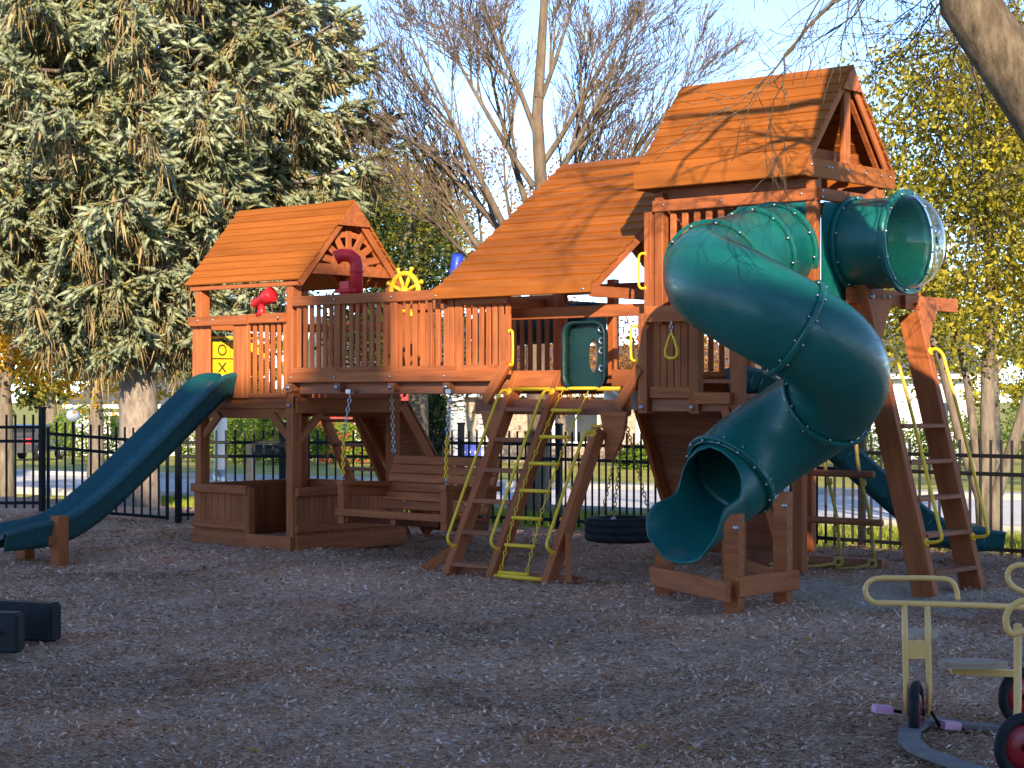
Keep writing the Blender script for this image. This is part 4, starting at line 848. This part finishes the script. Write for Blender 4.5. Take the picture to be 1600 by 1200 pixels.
leafy('linden_tree', 5.6, 22.6, -.1, [(-.5,.1,0,.075,2.0),(.05,.2,0,.10,2.2),(.55,-.1,0,.08,2.1),(-.15,.4,0,.06,1.9)],
      [(-.35,.2,4.6,1.3,1.2,1.3),(-.8,.1,3.4,.8,1.0,1.0),(.9,.0,3.9,1.3,1.3,1.6),(-.2,.5,2.6,1.3,1.0,.6),(.7,.6,5.2,1.4,1.3,1.2)], 40000, .075, 'lime', 'multi-stemmed tree with thin yellow-green leaves at the right behind fence', seed=5, mat2='olive')
# --- autumn trees on the left and centre
leafy('maple_tree', -8.6, 32.5, -.2, [(0,0,0,.17,1.9)], [(.2,0,2.6,1.6,1.3,.7),(1.4,0,2.3,1.0,1.0,.5),(-.6,0,3.6,1.6,1.5,1.1),(1.2,.6,3.3,1.4,1.3,.9)], 14000, .10, 'gold', 'golden autumn tree at left edge beyond the fence', 'autumn trees beyond the fence', seed=2)
leafy('maple_tree', -10.4, 48, -.4, [(0,0,0,.2,2.2)], [(.5,0,2.8,2.6,2,1.4),(2.6,0,2.4,1.6,1.8,1.2),(-1.5,0,4.2,2.5,2,1.8)], 12000, .13, 'gold', 'farther golden tree left of the cream house', 'autumn trees beyond the fence', seed=3, mat2='lime')
leafy('broad_tree', -2.6, 42, -.4, [(0,0,0,.2,2.6)], [(0,0,4.7,1.7,1.4,1.5),(.5,0,3.3,1.9,1.5,1.4),(-1.0,0,5.3,1.1,1,1.0)], 18000, .11, 'yew', 'dark green tree with yellowing top between small roof and clubhouse', seed=6, mat2='olive')
leafy('broad_tree', -2.9, 44.5, -.4, [(0,0,0,.15,2.6)], [(0,0,6.0,1.7,1.3,1.1),(.7,0,5.2,1.3,1.2,1.0)], 9000, .11, 'lime', 'yellow leaved tree top right of the big spruce', seed=9)
leafy('rusty_tree', 1.6, 60, -.9, [(0,0,0,.2,1.4)], [(0,0,2.8,3.0,2,1.5),(3.5,0,2.5,2.2,2,1.3)], 7000, .15, 'rust', 'rust coloured tree seen through the clubhouse opening', seed=12)
leafy('rusty_tree', -.9, 62, -.9, [(0,0,0,.2,3)], [(0,0,8.0,2.2,2,2.0)], 2500, .13, 'rust', 'pale rusty tree top behind the bare tree', seed=13)
leafy('bushy_tree', 12.5, 50, -.6, [(0,0,0,.25,2)], [(0,0,3.6,3.5,2,2.2),(-3.2,0,3.0,2.3,2,1.5),(3,0,6,3.5,2,3)], 12000, .15, 'olive', 'olive green tree mass far behind the right ladder', seed=14, mat2='lime')
leafy('bushy_tree', 12, 36, -.3, [(0,0,0,.2,2)], [(0,0,5,2.5,2,3.0),(-1.5,0,3.0,1.6,1.5,1.4)], 9000, .11, 'lime', 'tall yellowing tree at the right picture edge', seed=15, mat2='olive')
for i_, (x, y, h_, mt, m2, lb_) in enumerate(((-30,125,9,'yew','olive','dark tree mass behind the cream house, far left'),(-19,128,10,'olive','gold','olive and gold trees behind the cream house roof'),(-8,125,9,'yew','olive','dark trees far behind the mailbox'),(3,130,8,'olive','rust','olive tree far behind the stone house'),(14,128,9,'olive','lime','yellowing tree far behind between stone and white house'),(27,120,10,'lime','olive','bright yellow tree mass far behind the white house'),(38,125,11,'yew','lime','dark tree far behind at the right edge'))):
    leafy('far_tree', x, y, -1.3, [(0,0,0,.4,3)], [(0,0,h_*.42,5,3,h_*.36),(-3.5,0,h_*.33,3.5,3,h_*.3),(3.5,0,h_*.33,3.5,3,h_*.3)], 5000, .42, mt, lb_, 'trees far behind the houses', seed=40+i_, depth=2, mat2=m2)
# conical arborvitae and other trunks across the street
def shrub(name, x, y, zb, rx, rz, nl, size, mat, label, cone=False, group=None):
    root = empty(name, (x,y,zb)); tag(root, label, 'shrub', group); q = rng.normal(size=(nl,3)); q /= np.linalg.norm(q,axis=1)[:,None]; q *= rng.uniform(.6,1,nl)[:,None]
    P = q*np.array([rx,rx*.7,rz/2]) + np.array([0,0,rz/2])
    if cone: P[:,:2] *= (1.15-P[:,2:3]/rz)
    P += rng.normal(size=P.shape)*.05; P = P[P[:,2] > -.05]
    m_ = MB(); m_.tube([(0,0,-.2),(0,0,rz*.4),(0,0,rz*.7)], [.06,.05,.02], 6); m_.build('stem', 'bark', root); tag(leaves(P, size, 'foliage', mat, root), kind='stuff')
shrub('arborvitae', -2.1, 52, -.6, .5, 3.4, 4000, .13, 'yew', 'dark conical evergreen across the street below the bridge', True)
for i_, (x, y, rx, rz, lb_) in enumerate(((-9.9,70,1.6,2.0,'rounded green hedge shrub beside the cream house'),(-8.0,68,1.8,2.1,'green hedge shrub beside the white pole'),(-11.6,72,1.5,1.9,'green shrub just right of the big spruce trunk'),(-6.0,69,1.3,1.7,'green shrub left of the red house'))):
    shrub('hedge_shrub', x, y, -.9, rx, rz, 3500, .13, 'hedge', lb_, group='shrubs by the far houses')
for i_, (x, y, rx, rz, lb_) in enumerate(((15.2,66,1.7,1.9,'green shrub by the white house at right'),(11.8,64,1.6,2.2,'low green shrub left of the white house'),(18.6,66,2.0,2.6,'broad green shrub right of the white house'),(4.1,60,.9,1.0,'small bright shrub before the stone house'),(-16.5,75,1.6,2.2,'green shrub left of the lamp post'))):
    shrub('hedge_shrub', x, y, -.9, rx, rz, 3000, .13, 'hedge', lb_, group='shrubs by the far houses')
def trunk(name, x, y, r, h, mat, label, lean=0, cat='tree', fork=False):
    root = empty(name, (x,y,-.6)); tag(root, label, cat); m_ = MB(); m_.tube([(0,0,-.3),(0,0,.3),(lean*.5,0,h*.5),(lean,0,h)], [r*1.35,r,r*.9,r*.75], 10); m_.build('trunk', mat, root)
    m_ = MB(); o1 = []; random.seed(int(abs(x)*100)); grow(m_, (lean,0,h), (lean*.3,0,1), r*.7, h*.35, 4, o1, .5, .1, (2,3), .7, 4, .08, .01); m_.build('crown', mat, root)
trunk('shade_tree', -2.15, 44, .26, 4.5, 'bark', 'thick brown trunk across the street beside the red house')
trunk('birch_tree', -1.6, 60, .28, 4.2, 'birch', 'left of two white birch trunks before the stone house', -.25); trunk('birch_tree', -1.0, 60.5, .33, 3.6, 'birch', 'right forked birch trunk before the stone house', .5)
# --- big tree at the right whose limb reaches into the picture
random.seed(21); root = empty('old_tree', (4.75, 12.2, 0)); tag(root, 'old foreground tree leaning in at the upper right corner', 'tree')
m = MB(); m.tube([(.1,0,-.2),(0,0,.2),(-.1,0,1.2),(-.55,0,2.4),(-1.35,0,3.35),(-1.85,0,4.1),(-2.0,-.1,4.9),(-1.75,-.3,5.9),(-1.4,-.5,7.0)], [.42,.32,.28,.26,.20,.185,.15,.12,.08], 14); m.build('trunk', 'barkdark', root)
m = MB(); out = []
for (p, d, r_, l_, dp) in (((-1.9,0,4.25),(-.9,.6,.1),.04,.85,4),((-1.98,-.1,4.85),(-1,.5,-.1),.035,.8,3),((-2.0,0,4.5),(.3,.9,-.1),.035,.9,4),((-1.6,0,3.75),(.6,.7,.3),.04,.9,4),((-1.9,0,4.2),(.5,.6,.5),.03,.8,4),((-2.0,0,4.5),(-.3,.9,.5),.03,.7,4),((-1.88,-.2,5.4),(-1,-.4,.6),.05,1.0,3),
        ((-1.65,-.35,6.2),(-.8,-.5,.5),.06,1.5,4),((-1.42,-.48,6.9),(0,-.6,1),.07,1.6,4),((-1.77,-.28,5.8),(.7,-.5,.6),.06,1.4,4)):
    grow(m, p, d, r_, l_, dp, out, .6, -.10, (2,4), .6, 5, .2, .003, .74)
m.build('crown', 'barkdark', root)
# a second bare tree beside the building: its branches draw the shadows on the roofs
random.seed(33); root = empty('bare_tree', (7.6, -2.5, 0)); tag(root, 'leafless tree behind the viewpoint casting branch shadows on the roofs', 'tree')
m = MB(); m.tube([(0,0,-.2),(0,0,3),(-.3,0,7),(-.7,0,9)], [.35,.27,.2,.14], 12); m.build('trunk', 'bark', root); m = MB(); out = []
for (p, d, r_, l_) in (((-.5,0,8),(-1,.1,.25),.055,2.6),((-.6,0,8.8),(-1,0,.4),.05,2.8),((-.7,0,9),(-.5,.1,1),.05,2.0),((-.4,0,7.6),(-1,-.2,.35),.05,2.6),((-.3,0,7.2),(1,.1,.5),.08,2.2)):
    grow(m, p, d, r_, l_, 5, out, .45, .05, (2,3), .62, 5, .09, .005, .80)
m.build('crown', 'bark', root)

# ------------------------------------------------------------------ street and houses beyond
def house(name, x, y, zb, wd, dp, hw_, hr, wall, roof, label, wins=(), doors=(), rz=0, hip=False, garage=None):
    r_ = empty(name, (x,y,zb), rz); tag(r_, label, 'house'); m_ = MB(); m_.box((0,dp/2,hw_/2), (wd,dp,hw_)); m_.build('wall', wall, r_)
    o = .5; m_ = MB(); ins = wd*.28 if hip else 0
    V_ = [(-wd/2-o,-o,hw_),(wd/2+o,-o,hw_),(wd/2+o,dp+o,hw_),(-wd/2-o,dp+o,hw_),(-wd/2-o+ins,dp/2,hw_+hr),(wd/2+o-ins,dp/2,hw_+hr)]
    m_.add(V_, [(0,1,5,4),(2,3,4,5),(0,4,3),(1,2,5),(3,2,1,0)]); rf = m_.build('roof', roof, r_); m_ = MB(); m_.box((0,-o-.02,hw_-.05), (wd+2*o,.05,.18)); m_.build('gutter', 'white', rf)
    for (wx, wz, ww, wh) in wins:
        m_ = MB(); m_.box((wx,-.03,wz), (ww+.16,.08,wh+.16)); f_ = m_.build('window', 'white', r_); m_ = MB(); m_.box((wx-ww/4-.01,-.08,wz), (ww/2-.04,.03,wh)); m_.build('pane', 'glass', f_); m_ = MB(); m_.box((wx+ww/4+.01,-.08,wz), (ww/2-.04,.03,wh)); m_.build('pane', 'glass', f_)
    for (wx, ww, wh, mt) in doors: m_ = MB(); m_.box((wx,-.03,wh/2), (ww,.1,wh)); m_.build('door', mt, r_)
    return r_
house('house', -17.9, 92, -1.35, 6.0, 8, 2.5, 1.9, 'cream', 'shingle', 'cream house with grey hip roof behind the big spruce trunk', [(-.8,1.5,1.0,1.0)], [(1.6,2.0,1.9,'white')], hip=True)
m = MB(); m.box((-18.6,97,2.3), (1.0,.8,4.0)); tag(m.build('chimney_stack', 'white'), 'white chimney rising behind the cream house', 'chimney')
house('house', -4.9, 74, -1.0, 5.2, 6, 3.6, 2.2, 'barnred', 'shingle', 'red sided house seen below the bridge', [(-.6,1.6,1.0,1.3)], [(1.2,1.0,2.0,'white')])
hs = house('house', 3.6, 72, -1.0, 12.5, 8, 2.7, 1.9, 'stone', 'shinglebrown', 'low stone house with brown roof seen under the clubhouse', [(-1.2,1.5,1.6,1.2),(4.4,1.5,1.6,1.2)], [(1.6,1.1,2.1,'white')])
house('house', 15.4, 74, -1.0, 4.6, 8, 3.4, 2.2, 'white', 'shingle', 'white sided house behind the tall ladder', [(.9,1.7,1.0,1.3)], [])
# parked car far left
b = empty('parked_car', (-19.6, 78, -1.0), R(84)); tag(b, 'dark car with red tail light parked across the street, far left', 'car')
m = MB(); m.prism([(-2.1,.35),(-2.15,.75),(-2.0,.95),(-1.5,1.0),(-1.0,1.42),(.6,1.45),(1.2,1.02),(2.0,.9),(2.15,.6),(2.1,.35)], (0,0,0), (1,0,0), (0,0,1), 1.7); bd = m.build('body', 'carpaint', b)
m = MB(); m.prism([(-1.35,1.02),(-.95,1.36),(.55,1.38),(1.0,1.02)], (0,0,0), (1,0,0), (0,0,1), 1.72); m.build('side_window', 'glass', bd); m = MB(); m.box((-1.32,0,1.2), (.1,1.4,.34), ry=-.8); m.build('rear_window', 'glass', bd)
for s_ in (-1,1):
    m = MB(); m.box((-2.1,s_*.68,.82), (.1,.34,.22)); m.build('tail_light', 'red', b)
    for xx_ in (-1.3,1.3): m = MB(); m.disc((xx_,s_*.8,.33), (0,1,0), .33, .2, 20); wl = m.build('wheel', 'rubber', b); m = MB(); m.disc((xx_,s_*.9,.33), (0,1,0), .2, .03, 14); m.build('rim', 'steel', wl)
# globe lamp, mailbox, white pole, yard sign
b = empty('globe_lamp', (-15.6, 68.2, -.85)); tag(b, 'white globe lamp on a dark post beyond the fence', 'lamp post'); m = MB(); m.tube([(0,0,0),(0,0,1.55)], .05, 8); m.build('pole', 'blackmetal', b)
m = MB()
for i_ in range(8): pass
m.tube([(0,0,1.52+.24*(1-math.cos(t))) for t in np.linspace(.01,math.pi-.01,12)], [.24*math.sin(t)+.002 for t in np.linspace(.01,math.pi-.01,12)], 16); m.build('globe', 'white', b)
b = empty('mailbox', (-4.55, 34.3, -.1)); tag(b, 'dark blue mailbox on a pale post at the kerb', 'mailbox'); m = MB(); m.box((-.13,0,.4), (.10,.10,1.0)); m.build('post', 'seatwood', b); m = MB(); m.prism([(-.1,-.1),(.1,-.1),(.1,.02),(.06,.09),(-.06,.09),(-.1,.02)], (.17,0,.74), (0,1,0), (0,0,1), .5); bx_ = m.build('box', 'blackpl', b); m = MB(); m.box((.44,0,.74), (.015,.17,.15)); m.build('door', 'blackmetal', bx_)
b = empty('utility_pole', (-5.15, 33.9, -.2)); tag(b, 'pale marker post standing at the kerb left of the mailbox', 'post'); m = MB(); m.tube([(0,0,-.1),(0,0,1.55),(0,0,1.6)], [.12,.115,.09], 12); m.build('pole', 'white', b); m = MB(); m.tube([(0,0,.15),(0,0,.5)], .124, 12); m.build('band', 'steel', b)
b = empty('yard_sign', (-1.15, 53, -.55)); tag(b, 'small blue yard sign with white print beyond the fence', 'sign'); m = MB(); m.box((0,0,.6), (.62,.03,.45)); bo = m.build('board', 'bluepl', b)
for k_, (x, wd_) in enumerate(((-.18,.12),(-.03,.1),(.14,.16))): m = MB(); m.box((x,-.018,.55), (wd_*.25,.006,.16)); m.box((x+wd_*.3,-.018,.60), (wd_*.3,.006,.06)); m.build('print', 'white', bo)
for x in (-.22,.22): m = MB(); m.tube([(x,0,0),(x,0,.4)], .008, 5); m.build('leg', 'steel', b)

# ------------------------------------------------------------------ foreground: tricycles, plastic border, hose strip, leaves
def wheel(b, c, ax, r_, wd_, nm='wheel', rim='redpaint'):
    c = Vector(c); ax = Vector(ax).normalized(); m_ = MB(); m_.ring(c, ax, r_-wd_*.5, wd_*.5, 36, 10); w_ = m_.build(nm, 'rubber', b); m_ = MB(); x = ax.orthogonal().normalized()
    m_.tube([c-ax*wd_*.5, c-ax*wd_*.42, c-ax*.005, c+ax*.005, c+ax*wd_*.42, c+ax*wd_*.5], [.035,r_*.45,r_-wd_*.75,r_-wd_*.75,r_*.45,.035], 28); m_.build('rim', rim, w_); m_ = MB(); m_.tube([c-ax*wd_*.8,c+ax*wd_*.8], .018, 10); m_.build('hub', 'blackmetal', w_); return w_
def trike_px(x, y, Y): return Vector(((x-800)/3000*Y, Y, 1.6-(y-618.7)/3000*Y))
b = empty('tricycle', (1.9, 9.0, 0)); tag(b, 'pale yellow tricycle with long handlebar, wheel towards us, lower right', 'tricycle'); o_ = Vector((1.9,9.0,0))
def T(x, y, Y=9.0): return trike_px(x, y, Y)-o_
wheel(b, T(1432,1112), (.95,-.31,.02), .145, .05, 'front_wheel')
for xs in (1413,1449): m = MB(); m.tube([T(xs,944),T(xs+1,1000),T(xs+3,1080),T(1416 if xs < 1430 else 1450,1115)], [.014,.014,.014,.010], 10); m.build('fork_leg', 'yellowtrike', b)
m = MB(); m.box(T(1431,1015), (.10,.012,.085)); m.build('fork_plate', 'yellowtrike', b)
m = MB(); m.tube(bend([T(1366,942),T(1356,934),T(1352,922),T(1357,910),T(1370,904),T(1400,903),T(1470,904),T(1486,908),T(1494,920),T(1497,938)]), .0125, 12); m.tube([T(1366,942),T(1420,943),T(1500,945),T(1610,949,9.1)], .0145, 10); m.build('handlebar', 'yellowtrike', b)
m = MB(); m.tube([T(1432,1112)-Vector((.07,0,0)),T(1405,1112),T(1395,1110)], .008, 8); m.tube([T(1455,1112),T(1463,1125),T(1468,1135)], .008, 8); m.build('crank', 'blackmetal', b)
for (x, y, q) in ((1379,1108,.1),(1484,1133,.3)): m = MB(); m.box(T(x,y), (.085,.07,.035), rz=q, ry=.12); m.build('pedal', 'pink', b)
def seat(b, x, y, Y, sx, sy, rz=0):
    m_ = MB(); pl = [(sx*math.cos(t)*(1 if math.cos(t) > 0 else 1.0), sy*math.sin(t)*(1-.25*math.cos(t))) for t in np.linspace(0,2*math.pi,25)[:-1]]
    m_.prism(pl, T(x,y,Y), Vector((math.cos(rz),math.sin(rz),0)), Vector((-math.sin(rz),math.cos(rz),0)), .028); return m_.build('seat', 'seatwood', b)
seat(b, 1440, 990, 9.45, .08, .11); m = MB(); m.tube([T(1436,1000,9.4),T(1434,1020,9.05)], .016, 10); m.build('frame_tube', 'yellowtrike', b)
b = empty('tricycle', (2.55, 9.3, 0)); tag(b, 'yellow tricycle with red wheels cut off by the right picture edge', 'tricycle'); o_ = Vector((2.55,9.3,0))
wheel(b, T(1597,1088,9.33), (.40,-.91,0), .14, .05, 'rear_wheel'); wheel(b, T(1597,1166,8.0), (.40,-.91,0), .14, .05, 'rear_wheel')
m = MB(); m.tube([T(1590,975,9.0),T(1590,1100,9.0),T(1587,1170,8.85)], [.019,.019,.015], 12); m.build('column', 'yellowtrike', b)
m = MB(); m.tube(bend([T(1615,884,9.3),T(1590,883,9.3),T(1577,890,9.3),T(1575,905,9.3),T(1585,918,9.3),T(1615,930,9.3)]), .0135, 12); m.build('handlebar', 'yellowtrike', b); m = MB(); m.tube(bend([T(1615,934,8.9),T(1590,942,8.9),T(1575,955,8.9),T(1572,975,8.9),T(1580,990,8.9),T(1600,985,8.9),T(1620,975,8.9)]), .016, 12); m.build('handlebar', 'yellowtrike', b)
seat(b, 1520, 1037, 9.2, .165, .10, -.1); m = MB(); m.box(T(1540,1050,9.25), (.33,.05,.03), rz=-.05, ry=.04); m.build('frame_tube', 'yellowtrike', b)
m = MB(); m.tube([T(1590,1172,8.85),T(1578,1182,8.8)], .008, 8); m.build('crank', 'blackmetal', b); m = MB(); m.box(T(1566,1190,8.75), (.08,.06,.05), rz=.3, ry=.4); m.build('pedal', 'pink', b)
# grey curved strip on the mulch
m = MB(); pl = [trike_px(x,y,1)*1 for x, y in ()]; pts_ = []
for x, y in ((1600,1150),(1560,1148),(1510,1144),(1470,1138),(1440,1140),(1422,1152),(1420,1168),(1436,1184),(1470,1198),(1510,1212),(1560,1225)):
    Y = 1.58*3000/(y-618.7); pts_.append(Vector(((x-800)/3000*Y, Y, .045)))
V_ = []
for i_, p in enumerate(pts_):
    d = (pts_[min(i_+1,len(pts_)-1)]-pts_[max(i_-1,0)]).normalized(); s_ = Vector((-d.y,d.x,0))*.05
    for q, h in ((-1,0),(-1,.018),(1,.018),(1,0)): V_.append(p+s_*q+Vector((0,0,h)))
m.add(V_, [(i_*4+j, i_*4+(j+1) % 4, i_*4+4+(j+1) % 4, i_*4+4+j) for i_ in range(len(pts_)-1) for j in range(4)]); tag(m.build('rubber_strip', 'grey'), 'grey rubber strip curling on the mulch around the tricycle wheel', 'rubber strip')
# black plastic border timbers, lower left
def timber(x, y, rz, ln_, label, slotx):
    b_ = empty('border_timber', (x,y,0), rz); tag(b_, label, 'edging', 'black plastic border timbers'); m_ = MB(); h = .25; t_ = .13
    me_ = m_.box((-ln_/2,0,h/2+.02), (ln_,t_,h)).mesh('timber'); bm2 = bmesh.new(); bm2.from_mesh(me_); bmesh.ops.bevel(bm2, geom=bm2.edges[:], offset=.016, segments=3, affect='EDGES'); bm2.to_mesh(me_); bm2.free(); me_.materials.append(M['blackpl']); link(bpy.data.objects.new('timber', me_), b_)
    for sx in slotx:
        m_ = MB(); m_.prism([(.08*math.cos(q)+(.05 if math.cos(q) > 0 else -.05), .028*math.sin(q)) for q in np.linspace(0,2*math.pi,25)[:-1]], (sx,-t_/2-.004,h/2+.02), (1,0,0), (0,0,1), .012); m_.build('slot', 'black', b_)
timber(-2.93, 12.35, R(-22), 1.6, 'rear black plastic border timber at the left picture edge', ())
timber(-3.02, 11.82, R(-8), 1.5, 'front black plastic border timber with slot at left edge', (-.22,-.8))
# scattered yellow leaves, each its own
random.seed(5); lm = None
for k_, (x, y) in enumerate(((480,1020),(508,1015),(555,974),(870,1010),(1080,1175),(1000,1178),(905,1120),(398,1170),(640,1185),(1260,1000),(300,930),(760,940),(700,1060),(1180,1080))):
    Y = 1.585*3000/(y-618.7); m = MB(); s_ = random.uniform(.022,.04)
    m.add([(-s_,0,.0),(-s_*.3,-s_*.6,.008),(s_*.5,-s_*.5,.0),(s_*1.1,0,.01),(s_*.4,s_*.5,.006),(-s_*.4,s_*.6,.0),(0,0,.012)], [(6,0,1),(6,1,2),(6,2,3),(6,3,4),(6,4,5),(6,5,0)])
    X_ = (x-800)/3000*Y; o = m.build('fallen_leaf', 'gold', None, Matrix.Translation((X_,Y,float(hgt(X_,Y))+.03)) @ Matrix.Rotation(random.uniform(0,6),4,'Z')); tag(o, 'small yellow fallen leaf lying on the dark mulch', 'leaf', 'fallen leaves on the mulch')
